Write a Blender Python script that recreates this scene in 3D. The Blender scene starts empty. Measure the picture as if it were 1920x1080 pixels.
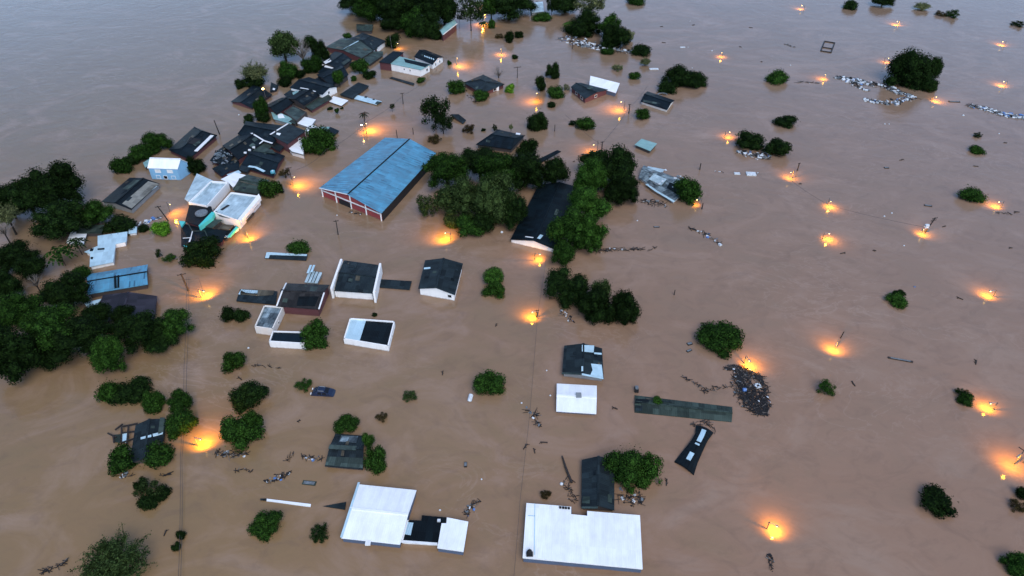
import bpy, math, random
import numpy as np
from mathutils import Vector, Matrix, noise
R = math.radians
# ------------------------------------------------------------------ camera, sky, sun, exposure
SC = bpy.context.scene
COL = SC.collection
F, TH, CH = 1330.0, R(39.0), 100.0          # focal length in photo pixels, pitch below horizon, height over water
cd = bpy.data.cameras.new('camera'); cam = bpy.data.objects.new('camera', cd); COL.objects.link(cam)
cd.sensor_width = 36; cd.lens = 36 * F / 1920; cd.clip_start = 1; cd.clip_end = 20000
cam.location = (0, 0, CH); cam.rotation_euler = (math.pi / 2 - TH, 0, 0)
SC.camera = cam
SUN_EL, SUN_ROT = R(50), R(160)
w = bpy.data.worlds.new("World"); SC.world = w; w.use_nodes = True
wn = w.node_tree.nodes; wl = w.node_tree.links; wn.clear()
sky = wn.new('ShaderNodeTexSky'); sky.sky_type = 'NISHITA'; sky.sun_disc = False
sky.sun_elevation = SUN_EL; sky.sun_rotation = SUN_ROT; sky.altitude = 100
sky.air_density = 0.8; sky.dust_density = 0.4; sky.ozone_density = 1.6
bg = wn.new('ShaderNodeBackground'); bg.inputs['Strength'].default_value = 0.122
wo = wn.new('ShaderNodeOutputWorld')
wl.new(sky.outputs[0], bg.inputs[0]); wl.new(bg.outputs[0], wo.inputs[0])
sd = bpy.data.lights.new('sun', 'SUN'); so = bpy.data.objects.new('sun', sd); COL.objects.link(so)
sd.energy = 1.0; sd.angle = R(40); sd.color = (1.0, 0.92, 0.82)
sdir = Vector((math.sin(SUN_ROT) * math.cos(SUN_EL), math.cos(SUN_ROT) * math.cos(SUN_EL), math.sin(SUN_EL)))
so.rotation_euler = sdir.to_track_quat('Z', 'Y').to_euler(); so.location = (0, 0, 300)
SC.view_settings.view_transform = 'Standard'; SC.view_settings.look = 'None'
SC.view_settings.exposure = 1.24; SC.view_settings.gamma = 1.0
SC.render.engine = 'CYCLES'
SC.cycles.max_bounces = 6; SC.cycles.transparent_max_bounces = 4; SC.cycles.use_denoising = True
rnd = random.Random(11)

# ------------------------------------------------------------------ photo pixel -> point in the place
FW = Vector((0, math.cos(TH), -math.sin(TH))); UP = Vector((0, math.sin(TH), math.cos(TH))); RT = Vector((1, 0, 0))
CAM = Vector((0, 0, CH))
def ray(px, py): return FW * F + RT * (px - 960) + UP * (540 - py)
def P(px, py, z=0.0):
    d = ray(px, py); return CAM + d * ((z - CH) / d.z)
def mpp(px, py):                                        # metres per photo pixel at the water there
    d = ray(px, py); return CH / -d.z
def sinphi(px, py):
    d = ray(px, py); return -d.z / d.length
def on_plane(px, py, p0, n, off=0.04):
    d = ray(px, py); t = (p0 - CAM).dot(n) / d.dot(n); return CAM + d * t + n * off

# ------------------------------------------------------------------ materials
class NT:
    def __init__(s, name):
        s.m = bpy.data.materials.new(name); s.m.use_nodes = True
        s.n = s.m.node_tree.nodes; s.l = s.m.node_tree.links
        s.b = s.n['Principled BSDF']
    def node(s, t, **kw):
        x = s.n.new(t)
        for k, v in kw.items(): setattr(x, k, v)
        return x
    def link(s, a, b): s.l.new(a, b)
    def math(s, op, a, b=None, clamp=False):
        x = s.node('ShaderNodeMath', operation=op); x.use_clamp = clamp
        for i, v in enumerate((a, b)):
            if v is None: continue
            if hasattr(v, 'is_linked') or hasattr(v, 'links'): s.link(v, x.inputs[i])
            else: x.inputs[i].default_value = v
        return x.outputs[0]
    def noise(s, vec, scale, detail=4, rough=.55, dist=0):
        x = s.node('ShaderNodeTexNoise'); x.inputs['Scale'].default_value = scale
        x.inputs['Detail'].default_value = detail; x.inputs['Roughness'].default_value = rough
        x.inputs['Distortion'].default_value = dist
        if vec is not None: s.link(vec, x.inputs['Vector'])
        return x.outputs['Fac']
    def ramp(s, fac, stops):
        x = s.node('ShaderNodeValToRGB'); e = x.color_ramp.elements
        while len(e) < len(stops): e.new(.5)
        for i, (p, c) in enumerate(stops):
            e[i].position = p; e[i].color = (c, c, c, 1) if not hasattr(c, '__len__') else (*c, 1)
        s.link(fac, x.inputs[0]); return x.outputs[0]
    def mix(s, fac, a, b, blend='MIX'):
        x = s.node('ShaderNodeMix', data_type='RGBA', blend_type=blend)
        for i, v in ((0, fac), (6, a), (7, b)):
            if hasattr(v, 'links'): s.link(v, x.inputs[i])
            elif hasattr(v, '__len__'): x.inputs[i].default_value = (*v, 1)
            else: x.inputs[i].default_value = v
        return x.outputs[2]
    def coord(s, w='Object', scale=None):
        t = s.node('ShaderNodeTexCoord').outputs[w]
        if scale:
            m = s.node('ShaderNodeMapping'); m.inputs['Scale'].default_value = scale; s.link(t, m.inputs['Vector']); return m.outputs[0]
        return t
    def bump(s, h, strength, dist=.1):
        x = s.node('ShaderNodeBump'); x.inputs['Strength'].default_value = strength; x.inputs['Distance'].default_value = dist
        s.link(h, x.inputs['Height']); s.link(x.outputs[0], s.b.inputs['Normal'])
    def col(s, c):
        if hasattr(c, 'links'): s.link(c, s.b.inputs['Base Color'])
        else: s.b.inputs['Base Color'].default_value = (*c, 1)

def roof_mat(name, c, stain=None, sheet=(1.1, 1.8), var=.35, grime=.5, rough=.55, ribs=1.0, spec=.5, big=.5, dash=None):
    """weathered sheeting: every sheet its own tone, ribs along the slope, blotches of lichen and rust"""
    t = NT(name); uv = t.coord('UV')
    m = t.node('ShaderNodeVectorMath', operation='DIVIDE'); t.link(uv, m.inputs[0]); m.inputs[1].default_value = (sheet[0], sheet[1], 1)
    fl = t.node('ShaderNodeVectorMath', operation='FLOOR'); t.link(m.outputs[0], fl.inputs[0])
    oi = t.node('ShaderNodeObjectInfo')
    ad = t.node('ShaderNodeVectorMath', operation='ADD'); t.link(fl.outputs[0], ad.inputs[0]); t.link(oi.outputs['Random'], ad.inputs[1])
    wnz = t.node('ShaderNodeTexWhiteNoise'); t.link(ad.outputs[0], wnz.inputs['Vector'])
    k = t.math('ADD', t.math('MULTIPLY', wnz.outputs['Value'], var * 2), 1 - var)
    n1 = t.noise(t.coord('UV', (.5, .12, 1)), 2.2, 6, .65, .4)
    n2 = t.noise(t.coord('UV', (1, 1, 1)), .28 * big * 2, 5, .6)
    st = stain or tuple(x * .45 for x in c)
    base = t.mix(t.ramp(t.math('MULTIPLY', t.math('ADD', n1, n2), .5), [(.42, 0.0), (.62, 1.0)]), c, st)
    base2 = t.mix(grime, c, base)
    vv = t.node('ShaderNodeCombineColor'); [t.link(k, vv.inputs[i]) for i in range(3)]
    o = t.mix(1.0, base2, vv.outputs[0], 'MULTIPLY')
    sep = t.node('ShaderNodeSeparateXYZ'); t.link(uv, sep.inputs[0])
    if dash:                                                  # laps between sheets where the coating has gone
        m2 = t.node('ShaderNodeVectorMath', operation='DIVIDE'); t.link(uv, m2.inputs[0]); m2.inputs[1].default_value = (1.0, 1.7, 1)
        f2 = t.node('ShaderNodeVectorMath', operation='FLOOR'); t.link(m2.outputs[0], f2.inputs[0])
        w2 = t.node('ShaderNodeTexWhiteNoise'); t.link(f2.outputs[0], w2.inputs['Vector'])
        s2 = t.node('ShaderNodeSeparateXYZ'); t.link(m2.outputs[0], s2.inputs[0])
        patch = t.ramp(t.noise(t.coord('UV', (.09, .09, 1)), 1, 3), [(.40, 0.0), (.60, 1.0)])
        hit = t.math('MULTIPLY', t.math('LESS_THAN', t.math('FRACT', s2.outputs[0]), .34), t.math('LESS_THAN', w2.outputs['Value'], .42))
        o = t.mix(t.math('MULTIPLY', t.math('MULTIPLY', hit, patch), .75), o, dash)
    t.col(o)
    wv = t.math('SINE', t.math('MULTIPLY', sep.outputs[0], 2 * math.pi / .34))
    row = t.math('FRACT', t.math('DIVIDE', sep.outputs[1], sheet[1]))
    t.bump(t.math('ADD', t.math('MULTIPLY', wv, .5), t.math('MULTIPLY', row, .8)), .5 * ribs, .05)
    t.b.inputs['Roughness'].default_value = rough; t.b.inputs['Specular IOR Level'].default_value = spec
    return t.m
def plain(name, c, rough=.6, var=.25, scale=1.2, spec=.4, c2=None):
    t = NT(name); n = t.noise(t.coord('Object'), scale, 5, .6)
    t.col(t.mix(t.ramp(n, [(.35, 0.0), (.65, 1.0)]), c, c2 or tuple(x * (1 - var) for x in c)))
    t.b.inputs['Roughness'].default_value = rough; t.b.inputs['Specular IOR Level'].default_value = spec; return t.m
def wall_mat(name, c, mud=(.16, .10, .07)):
    """painted plaster with streaks and the mud line the flood left just over the water"""
    t = NT(name)
    g = t.node('ShaderNodeNewGeometry'); s = t.node('ShaderNodeSeparateXYZ'); t.link(g.outputs['Position'], s.inputs[0])
    n = t.noise(t.coord('Object', (1, 1, .25)), .9, 5, .6)
    line = t.math('ADD', t.math('MULTIPLY', n, .5), -.08)
    f = t.math('LESS_THAN', s.outputs[2], line)
    body = t.mix(t.ramp(n, [(.4, 0.0), (.7, 1.0)]), c, tuple(x * .9 for x in c))
    t.col(t.mix(t.math('MULTIPLY', f, .55), body, mud)); t.b.inputs['Roughness'].default_value = .8
    return t.m
def leaf_mat(name, a, b):
    t = NT(name); g = t.node('ShaderNodeNewGeometry'); oi = t.node('ShaderNodeObjectInfo')
    n = t.noise(t.coord('Object'), 2.4, 3)
    f = t.math('POWER', t.math('ADD', t.math('MULTIPLY', g.outputs['Random Per Island'], .7), t.math('MULTIPLY', n, .5), True), 2.2)
    c = t.mix(f, a, b)
    k = t.math('ADD', t.math('MULTIPLY', oi.outputs['Random'], .55), .72)
    vv = t.node('ShaderNodeCombineColor'); [t.link(k, vv.inputs[i]) for i in range(3)]
    t.col(t.mix(1.0, c, vv.outputs[0], 'MULTIPLY'))
    t.b.inputs['Roughness'].default_value = .8; t.b.inputs['Specular IOR Level'].default_value = .03
    return t.m
def glow(name, c, e):
    t = NT(name); t.col(c); t.b.inputs['Emission Color'].default_value = (*c, 1); t.b.inputs['Emission Strength'].default_value = e; return t.m

M = {}
M['slate'] = roof_mat('slate_roof', (0.0143, 0.0231, 0.0263), (0.0071, 0.0118, 0.0152), var=.42, grime=.85, spec=.15)
M['navy'] = roof_mat('navy_roof', (0.0033, 0.0088, 0.0124), (0.0018, 0.0046, 0.0072), var=.42, grime=.85, spec=.15)
M['black'] = roof_mat('black_roof', (0.0028, 0.0064, 0.0084), (0.0018, 0.0035, 0.0050), var=.42, grime=.85, spec=.15)
M['grey'] = roof_mat('grey_fibre_roof', (0.0474, 0.0713, 0.0648), (0.0237, 0.0372, 0.0342), var=.42, grime=.85, spec=.15)
M['greygreen'] = roof_mat('grey_green_roof', (0.0351, 0.0523, 0.0444), (0.0164, 0.0264, 0.0219), var=.42, grime=.85, spec=.15)
M['pale'] = roof_mat('pale_metal_roof', (.43, .61, .69), (.28, .42, .49), var=.10, rough=.4)
M['pale2'] = roof_mat('weathered_pale_roof', (.42, .55, .60), (.16, .24, .28), var=.16, rough=.45, grime=.8)
M['white'] = roof_mat('white_metal_roof', (.80, .84, .86), (.60, .62, .62), sheet=(1.0, 6), var=.04, rough=.5, grime=.55, ribs=.5)
M['blue'] = roof_mat('blue_metal_roof', (.070, .26, .40), (.070, .165, .245), sheet=(1.0, 2.4), var=.16, rough=.5, grime=.9, dash=(.012, .035, .07))
M['brown'] = roof_mat('brown_tile_roof', (0.0255, 0.0250, 0.0247), (0.0093, 0.0100, 0.0114), var=.42, grime=.85, spec=.15)
M['purple'] = roof_mat('purple_brown_roof', (0.0281, 0.0252, 0.0353), (0.0179, 0.0168, 0.0239), var=.42, grime=.85, spec=.15)
M['teal'] = roof_mat('pale_teal_roof', (.20, .36, .35), (.12, .24, .24), var=.1)
M['patchwork'] = roof_mat('patchwork_roof', (.035, .055, .065), (.36, .46, .50), sheet=(1.3, 1.6), var=.6, grime=.5, big=1.4)
M['drab'] = roof_mat('drab_fibre_roof', (.20, .20, .17), (.10, .10, .085), sheet=(1.1, 1.4), var=.22)
M['solar'] = roof_mat('dark_panel_roof', (0.0039, 0.0094, 0.0139), (0.0026, 0.0059, 0.0084), sheet=(1.3, 3), var=.3, ribs=.5, rough=.35, spec=.15)
M['rust'] = roof_mat('rusty_roof', (0.0884, 0.0800, 0.0570), (0.0408, 0.0360, 0.0266), var=.42, grime=.85, spec=.15)
M['w_white'] = wall_mat('white_plaster', (.82, .82, .80))
M['w_cream'] = wall_mat('cream_plaster', (.70, .66, .60))
M['w_red'] = wall_mat('red_brick_wall', (.27, .045, .045))
M['w_maroon'] = wall_mat('maroon_wall', (.10, .032, .035))
M['w_dark'] = wall_mat('dark_wall', (.045, .038, .036))
M['w_blue'] = wall_mat('sky_blue_wall', (.20, .42, .62))
M['w_teal'] = wall_mat('turquoise_wall', (.06, .50, .48))
M['w_grey'] = wall_mat('grey_render', (.24, .25, .25))
M['w_navy'] = wall_mat('slate_blue_wall', (.07, .10, .16))
M['trim'] = plain('white_trim', (.74, .76, .76), .5, .15)
M['dkgap'] = plain('dark_opening', (.012, .012, .014), .8)  # near-black stands for the shade inside openings
M['glass'] = plain('window_glass', (.008, .010, .014), .25, .2, spec=.3)
M['wood'] = plain('wet_wood', (.030, .023, .019), .7, .5, 3)
M['bark'] = plain('bark', (.018, .014, .011), .9, .5, 3)
M['palewood'] = plain('grey_branches', (.17, .15, .13), .85, .3, 2)
M['pole'] = plain('concrete_pole', (.10, .095, .09), .8, .3)
M['polewood'] = plain('tarred_pole', (.035, .028, .024), .85, .3)
M['wire'] = plain('wire', (.05, .045, .045), .6)
M['metal'] = plain('grey_metal', (.22, .24, .25), .4, .2)
M['tank'] = plain('tank_plastic', (.10, .38, .48), .4, .15)
M['rub_w'] = plain('white_rubbish', (.66, .72, .76), .5, .4, 3)
M['rub_b'] = plain('blue_rubbish', (.10, .22, .50), .5, .4, 3)
M['rub_g'] = plain('grey_rubbish', (.17, .20, .22), .7, .5, 3)
M['rub_d'] = plain('dark_rubbish', (.011, .012, .014), .8, .5, 3)
M['paint'] = plain('dark_car_paint', (.014, .024, .055), .3, .2, spec=.4)
M['bulb'] = glow('sodium_bulb', (1.0, .60, .20), 6)
M['bulbw'] = glow('pale_bulb', (1.0, .80, .62), 8)
M['l_dark'] = leaf_mat('dark_leaves', (.0012, .0036, .0016), (0.0184, 0.0422, 0.0087))
M['l_mid'] = leaf_mat('green_leaves', (.0018, .0060, .0018), (0.0368, 0.0963, 0.0145))
M['l_green'] = leaf_mat('bright_leaves', (.0026, .0090, .0020), (.0500, .1300, .0190))
M['l_lime'] = leaf_mat('lime_leaves', (.0100, .0360, .0034), (0.1474, 0.3613, 0.0289))
M['l_olive'] = leaf_mat('olive_leaves', (.0034, .0080, .0024), (.0540, .0900, .0270))
M['l_grey'] = leaf_mat('grey_green_leaves', (.0150, .0270, .0150), (0.2027, 0.2258, 0.0916))
M['l_brown'] = leaf_mat('brown_leaves', (.0090, .0090, .0050), (0.0737, 0.0542, 0.0192))

# ------------------------------------------------------------------ mesh building
class MB:
    def __init__(s): s.v = []; s.f = []; s.uv = []; s.mi = []
    def face(s, pts, uvs=None, mi=0):
        i = len(s.v); s.v += [tuple(p) for p in pts]; s.f.append(tuple(range(i, i + len(pts)))); s.mi.append(mi)
        if uvs is None:
            n = Vector((0, 0, 0)); p0 = Vector(pts[0])
            for a, b in zip(pts[1:], pts[2:]): n += (Vector(a) - p0).cross(Vector(b) - p0)
            n = n.normalized() if n.length > 1e-9 else Vector((0, 0, 1))
            du = Vector((-n.y, n.x, 0)) if abs(n.z) < .99 else Vector((1, 0, 0)); du.normalize(); dv = n.cross(du)
            uvs = [(Vector(p).dot(du), Vector(p).dot(dv)) for p in pts]
        s.uv += uvs
    def prism(s, pts, down, du=None, mi=0):
        """slab: polygon pts (counter-clockwise from above) with its underside moved by vector down"""
        pts = [Vector(p) for p in pts]; n = Vector((0, 0, 0))
        for a, b in zip(pts[1:], pts[2:]): n += (a - pts[0]).cross(b - pts[0])
        if n.z < 0: pts.reverse(); n = -n
        n.normalize(); low = [p + down for p in pts]
        if du is None: du = pts[1] - pts[0]
        du = (du - n * du.dot(n)).normalized(); dv = n.cross(du)
        q = lambda P_: [(p.dot(du), p.dot(dv)) for p in P_]
        s.face(pts, q(pts), mi); s.face(low[::-1], q(low[::-1]), mi)
        k = len(pts)
        for i in range(k):
            j = (i + 1) % k; s.face([low[i], low[j], pts[j], pts[i]], None, mi)
    def box(s, c, sx, sy, sz, rot=None, mi=0):
        c = Vector(c); m = rot or Matrix.Identity(3); h = Vector((sx, sy, sz)) / 2
        V = [c + m @ Vector((x * h.x, y * h.y, z * h.z)) for z in (-1, 1) for y in (-1, 1) for x in (-1, 1)]
        for q in ((0, 2, 3, 1), (4, 5, 7, 6), (0, 1, 5, 4), (2, 6, 7, 3), (0, 4, 6, 2), (1, 3, 7, 5)): s.face([V[i] for i in q], None, mi)
    def bar(s, a, b, wd, ht, mi=0, upv=Vector((0, 0, 1))):
        a = Vector(a); b = Vector(b); x = (b - a); L = x.length
        if L < 1e-6: return
        x.normalize(); y = upv.cross(x)
        if y.length < 1e-4: y = Vector((1, 0, 0)).cross(x)
        y.normalize(); z = x.cross(y); m = Matrix((x, y, z)).transposed()
        s.box((a + b) / 2, L, wd, ht, m, mi)
    def tube(s, pts, rad, n=6, mi=0, cap=True):
        pts = [Vector(p) for p in pts]; rad = rad if hasattr(rad, '__len__') else [rad] * len(pts); rings = []
        for i, p in enumerate(pts):
            t = (pts[min(i + 1, len(pts) - 1)] - pts[max(i - 1, 0)]).normalized()
            a = t.orthogonal().normalized() if i == 0 else (rings[-1][1] - t * rings[-1][1].dot(t)).normalized()
            b = t.cross(a); rings.append(([p + (a * math.cos(k * 2 * math.pi / n) + b * math.sin(k * 2 * math.pi / n)) * rad[i] for k in range(n)], a))
        for (r0, _), (r1, _) in zip(rings, rings[1:]):
            for k in range(n): j = (k + 1) % n; s.face([r0[k], r0[j], r1[j], r1[k]], [(0, 0)] * 4, mi)
        if cap: s.face(rings[0][0][::-1], None, mi); s.face(rings[-1][0], None, mi)
    def ball(s, c, r, n=8, mi=0, sq=1.0):
        c = Vector(c); rows = max(3, n // 2)
        pt = lambda i, k: c + Vector((math.sin(math.pi * i / rows) * math.cos(2 * math.pi * k / n), math.sin(math.pi * i / rows) * math.sin(2 * math.pi * k / n), math.cos(math.pi * i / rows) * sq)) * r
        for i in range(rows):
            for k in range(n):
                q = [pt(i, k), pt(i + 1, k), pt(i + 1, k + 1), pt(i, k + 1)]
                if i == 0: q = q[:3]
                elif i == rows - 1: q = [q[0], q[1], q[3]]
                s.face(q, None, mi)
    def mesh(s, name, mats, org=Vector((0, 0, 0))):
        me = bpy.data.meshes.new(name); org = Vector(org)
        me.from_pydata([tuple(Vector(v) - org) for v in s.v], [], s.f)
        for m in (mats if isinstance(mats, (list, tuple)) else [mats]): me.materials.append(m)
        if len(s.mi): me.polygons.foreach_set('material_index', s.mi)
        u = me.uv_layers.new(name='UVMap'); u.data.foreach_set('uv', np.array(s.uv, dtype=np.float32).ravel())
        me.update(); return me
    def build(s, name, mats, parent=None, org=None):
        """ONE mesh object; geometry was given in world metres"""
        o_ = Vector(parent_org(parent)) if parent is not None else Vector(org or (0, 0, 0))
        me = s.mesh(name, mats, o_); o = bpy.data.objects.new(name, me); COL.objects.link(o)
        if parent is not None: o.parent = parent
        else: o.location = o_
        return o
def parent_org(p):
    v = Vector((0, 0, 0))
    while p is not None: v = v + p.location; p = p.parent
    return v
def tag(o, label=None, cat=None, group=None, kind=None):
    if label: o['label'] = label
    if cat: o['category'] = cat
    if group: o['group'] = group
    if kind: o['kind'] = kind
    return o
def empty(name, loc, label, cat, group=None):
    o = bpy.data.objects.new(name, None); COL.objects.link(o); o.location = loc; o.empty_display_size = .5
    return tag(o, label, cat, group)

# ------------------------------------------------------------------ water
def make_water():
    t = NT('flood_water'); g = t.coord('Object')
    big = t.noise(t.coord('Object', (.010, .013, 1)), 1, 4, .55, 1.2)
    swirl = t.noise(t.coord('Object', (.035, .05, 1)), 1, 7, .62, 2.2)
    fine = t.noise(t.coord('Object', (.16, .22, 1)), 1, 6, .65, 1.4)
    # silt: pinkish over most of the plain, a yellower plume off the bank at lower left, greyer out to the right; far patches also offset sky reflection
    gp = t.node('ShaderNodeNewGeometry').outputs['Position']
    def silt_sky_tint(x, y, rad):
        v = t.node('ShaderNodeVectorMath', operation='DISTANCE'); t.link(gp, v.inputs[0]); v.inputs[1].default_value = (x, y, 0)
        return t.ramp(t.math('ADD', t.math('DIVIDE', v.outputs['Value'], rad * 2), t.math('MULTIPLY', t.math('SUBTRACT', swirl, .5), .5)), [(.12, 1.0), (.5, 0.0)])
    c = t.mix(t.ramp(big, [(.32, 0.0), (.68, 1.0)]), (.246, .144, .088), (.266, .172, .116))
    c = t.mix(t.math('MULTIPLY', silt_sky_tint(-62, 52, 95), .75), c, (.232, .144, .062))
    c = t.mix(t.math('MULTIPLY', silt_sky_tint(-190, 300, 330), .68), c, (.140, .116, .062))  # grey river silt, darkened in colour to offset the bright sky reflection
    c = t.mix(t.math('MULTIPLY', silt_sky_tint(170, 330, 230), .7), c, (.176, .130, .088))  # far right corner greyed too, balancing sky reflection in the base colour
    c = t.mix(t.math('MULTIPLY', silt_sky_tint(105, 150, 110), .55), c, (.220, .152, .108))
    c = t.mix(t.math('MULTIPLY', t.ramp(swirl, [(.50, 0.0), (.72, 1.0)]), .45), c, (.300, .225, .170))
    c = t.mix(t.math('MULTIPLY', t.ramp(fine, [(.50, 0.0), (.72, 1.0)]), .34), c, (.130, .084, .058))
    ln = t.noise(t.coord('Object', (.055, .085, 1)), 1, 5, .6, 2.6)
    edge = t.ramp(t.math('ABSOLUTE', t.math('SUBTRACT', ln, .5)), [(.0, 1.0), (.022, 0.0)])
    patchy = t.ramp(t.noise(t.coord('Object', (.02, .026, 1)), 1, 3), [(.46, 0.0), (.62, 1.0)])
    c = t.mix(t.math('MULTIPLY', t.math('MULTIPLY', edge, patchy), .28), c, (.36, .27, .21))
    t.col(c)
    r1 = t.noise(t.coord('Object', (.9, 1.3, 1)), 1, 4, .6, .6)
    r2 = t.noise(t.coord('Object', (.12, .16, 1)), 1, 5, .55, 1.5)
    t.bump(t.math('ADD', t.math('MULTIPLY', r1, .5), t.math('MULTIPLY', r2, 1.6)), .22, .25)
    t.b.inputs['Roughness'].default_value = .11; t.b.inputs['IOR'].default_value = 1.46; t.b.inputs['Specular IOR Level'].default_value = .5
    mb = MB(); mb.face([(-6000, -800, 0), (6000, -800, 0), (6000, 9000, 0), (-6000, 9000, 0)])
    o = mb.build('flood_water', t.m); tag(o, kind='structure')
make_water()
# ------------------------------------------------------------------ buildings
BOT = -1.6
GROW = 1.0; OLD = {'slate', 'navy', 'black', 'grey', 'greygreen', 'brown', 'rust'}; qr = random.Random(23)
def inset(pts, d):
    c = sum(pts, Vector((0, 0, 0))) / len(pts); out = []
    for p in pts:
        v = p - c; v.z = 0; L = v.length; out.append(p - v * (min(d * 1.3, L * .4) / L))
    return out
def add_windows(root, wallpts, wins):
    """wins: (edge, t along it, width, height, centre height, [door]) on the inset walls"""
    for (e, t, wd, ht, zc, *mt_) in wins:
        a = wallpts[e]; b = wallpts[(e + 1) % len(wallpts)]; d = (b - a); d.z = 0; d.normalize()
        nrm = Vector((d.y, -d.x, 0)); cc = sum(wallpts, Vector((0, 0, 0))) / len(wallpts)
        if nrm.dot(a - cc) < 0: nrm = -nrm
        c = a.lerp(b, t); c.z = zc; c = c + nrm * .03
        m = MB(); mat = Matrix((d, nrm, Vector((0, 0, 1)))).transposed()
        for s_ in (-1, 1):
            m.box(c + d * s_ * wd / 2, .1, .08, ht + .1, mat); m.box(c + Vector((0, 0, s_ * ht / 2)), wd - .1, .08, .1, mat)
        fr = m.build('window', M['trim'], root)
        p = MB(); p.box(c - nrm * .02, wd - .1, .04, ht - .1, mat); p.build('pane', M[mt_[0] if mt_ else 'glass'], fr)
def house(label, e, ze, rise, roof, wall, hip=0.0, name='house', cat='house', group=None, over=.35, patches=(), windows=(), cap=None, gable=None, wall2=None):
    mx, my = sum(x for x, y in e) / 4, sum(y for x, y in e) / 4; e = [(mx + (x - mx) * GROW, my + (y - my) * GROW) for x, y in e]
    A, B, C, D = [P(x, y, ze) for x, y in e]
    ctr = (A + B + C + D) / 4; root = empty(name, (ctr.x, ctr.y, 0), label, cat, group)
    K1 = (A + D) / 2; K2 = (B + C) / 2; kd = (K2 - K1)
    K1 = K1 + kd * hip; K2 = K2 - kd * hip; K1.z += rise; K2.z += rise
    dn = Vector((0, 0, -.12)); mb = MB()
    mb.prism([A, B, K2, K1], dn, B - A); mb.prism([C, D, K1, K2], dn, D - C)
    if hip > 0:
        mb.prism([B, C, K2], dn, C - B); mb.prism([D, A, K1], dn, A - D)
    ro = mb.build('roof', M[roof], root)
    cb = MB(); cb.bar(K1 + Vector((0, 0, .03)), K2 + Vector((0, 0, .03)), .38, .14)
    if hip > 0:
        for k, p in ((K1, A), (K1, D), (K2, B), (K2, C)): cb.bar(k + Vector((0, 0, .05)), p + Vector((0, 0, .05)), .26, .10)
    cb.build('ridge_cap', M[cap or roof], ro)
    wp = inset([A, B, C, D], over); wb = MB(); top = ze - .06
    w_ = [Vector((p.x, p.y, top)) for p in wp]; lo = [Vector((p.x, p.y, BOT)) for p in wp]
    for i in range(4):
        j = (i + 1) % 4
        if hip == 0 and i in (1, 3):
            k = (w_[i] + w_[j]) / 2; k.z = ze + rise * .93 - .12
            wb.face([lo[i], lo[j], w_[j], k, w_[i]])
        else: wb.face([lo[i], lo[j], w_[j], w_[i]])
    wb.build('wall', M[wall], root)
    planes = [(A, (B - A).cross(K1 - A).normalized()), (C, (D - C).cross(K2 - C).normalized())]
    planes = [(p, n if n.z > 0 else -n) for p, n in planes]
    for pl, pts, mt in patches:
        p0, n = planes[pl]; pb = MB(); pb.prism([on_plane(x, y, p0, n, .05) for x, y in pts], Vector((0, 0, -.08)), B - A)
        pb.build('roof_sheet', M[mt], ro)
    if roof in OLD:                                         # a few sheets replaced or gone over the years
        for (a, b, k2, k1) in ((A, B, K2, K1), (C, D, K1, K2)):
            for i in range(qr.randint(1, 3)):
                u, v = qr.uniform(.08, .8), qr.uniform(.1, .7); du, dv = qr.uniform(.05, .16), qr.uniform(.12, .28)
                q = [a.lerp(b, uu).lerp(k1.lerp(k2, uu), vv) + Vector((0, 0, .05)) for uu, vv in ((u, v), (u + du, v), (u + du, v + dv), (u, v + dv))]
                pb = MB(); pb.prism(q, Vector((0, 0, -.08)), b - a); pb.build('roof_sheet', M[qr.choice(('grey', 'rust', 'slate', 'greygreen', 'black', 'slate'))], ro)
    add_windows(root, w_, windows)
    return root, ro, w_, planes
def slab(label, pts, z, roof, wall, name='house', cat='house', group=None, over=.3, parapet=None, ph=.45, windows=(), patches=(), thick=.14, walls=True):
    """flat or single-pitch roof; z one height or one per corner. parapet = material of a low wall round it"""
    zs = z if hasattr(z, '__len__') else [z] * len(pts)
    V = [P(x, y, h) for (x, y), h in zip(pts, zs)]; c = sum(V, Vector((0, 0, 0))) / len(V)
    root = empty(name, (c.x, c.y, 0), label, cat, group); mb = MB()
    rv = inset(V, .22) if parapet else V
    if parapet: rv = [p - Vector((0, 0, ph)) for p in rv]
    mb.prism(rv, Vector((0, 0, -thick)), rv[1] - rv[0]); ro = mb.build('roof', M[roof], root)
    wv = V if parapet else inset(V, over)
    if walls:
        wb = MB(); k = len(wv)
        for i in range(k):
            j = (i + 1) % k; a, b = wv[i], wv[j]; dz = Vector((0, 0, -.07 if not parapet else 0))
            if parapet:
                d = (b - a).normalized(); nn = Vector((-d.y, d.x, 0))
                if nn.dot(c - a) < 0: nn = -nn
                ai, bi = a + nn * .22 + d * .0, b + nn * .22 - d * .0
                wb.face([Vector((a.x, a.y, BOT)), Vector((b.x, b.y, BOT)), b, a]); wb.face([a, b, bi, ai])
                wb.face([ai, bi, bi - Vector((0, 0, ph + .1)), ai - Vector((0, 0, ph + .1))])
            else: wb.face([Vector((a.x, a.y, BOT)), Vector((b.x, b.y, BOT)), b + dz, a + dz])
        wb.build('wall', M[wall], root)
    n = (rv[1] - rv[0]).cross(rv[2] - rv[0]).normalized(); n = n if n.z > 0 else -n
    for pp, mt in patches:
        pb = MB(); pb.prism([on_plane(x, y, rv[0], n, .05) for x, y in pp], Vector((0, 0, -.08)), rv[1] - rv[0]); pb.build('roof_sheet', M[mt], ro)
    add_windows(root, wv, windows)
    return root, ro, wv, (rv[0], n)
def stripe(parent, pix, wd, mat, plane=None, z=None, name='flashing', h=.08):
    mb = MB()
    V = [on_plane(x, y, plane[0], plane[1], .07) if plane else P(x, y, z) for x, y in pix]
    for a, b in zip(V, V[1:]): mb.bar(a, b, wd, h)
    return mb.build(name, M[mat], parent)
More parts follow.
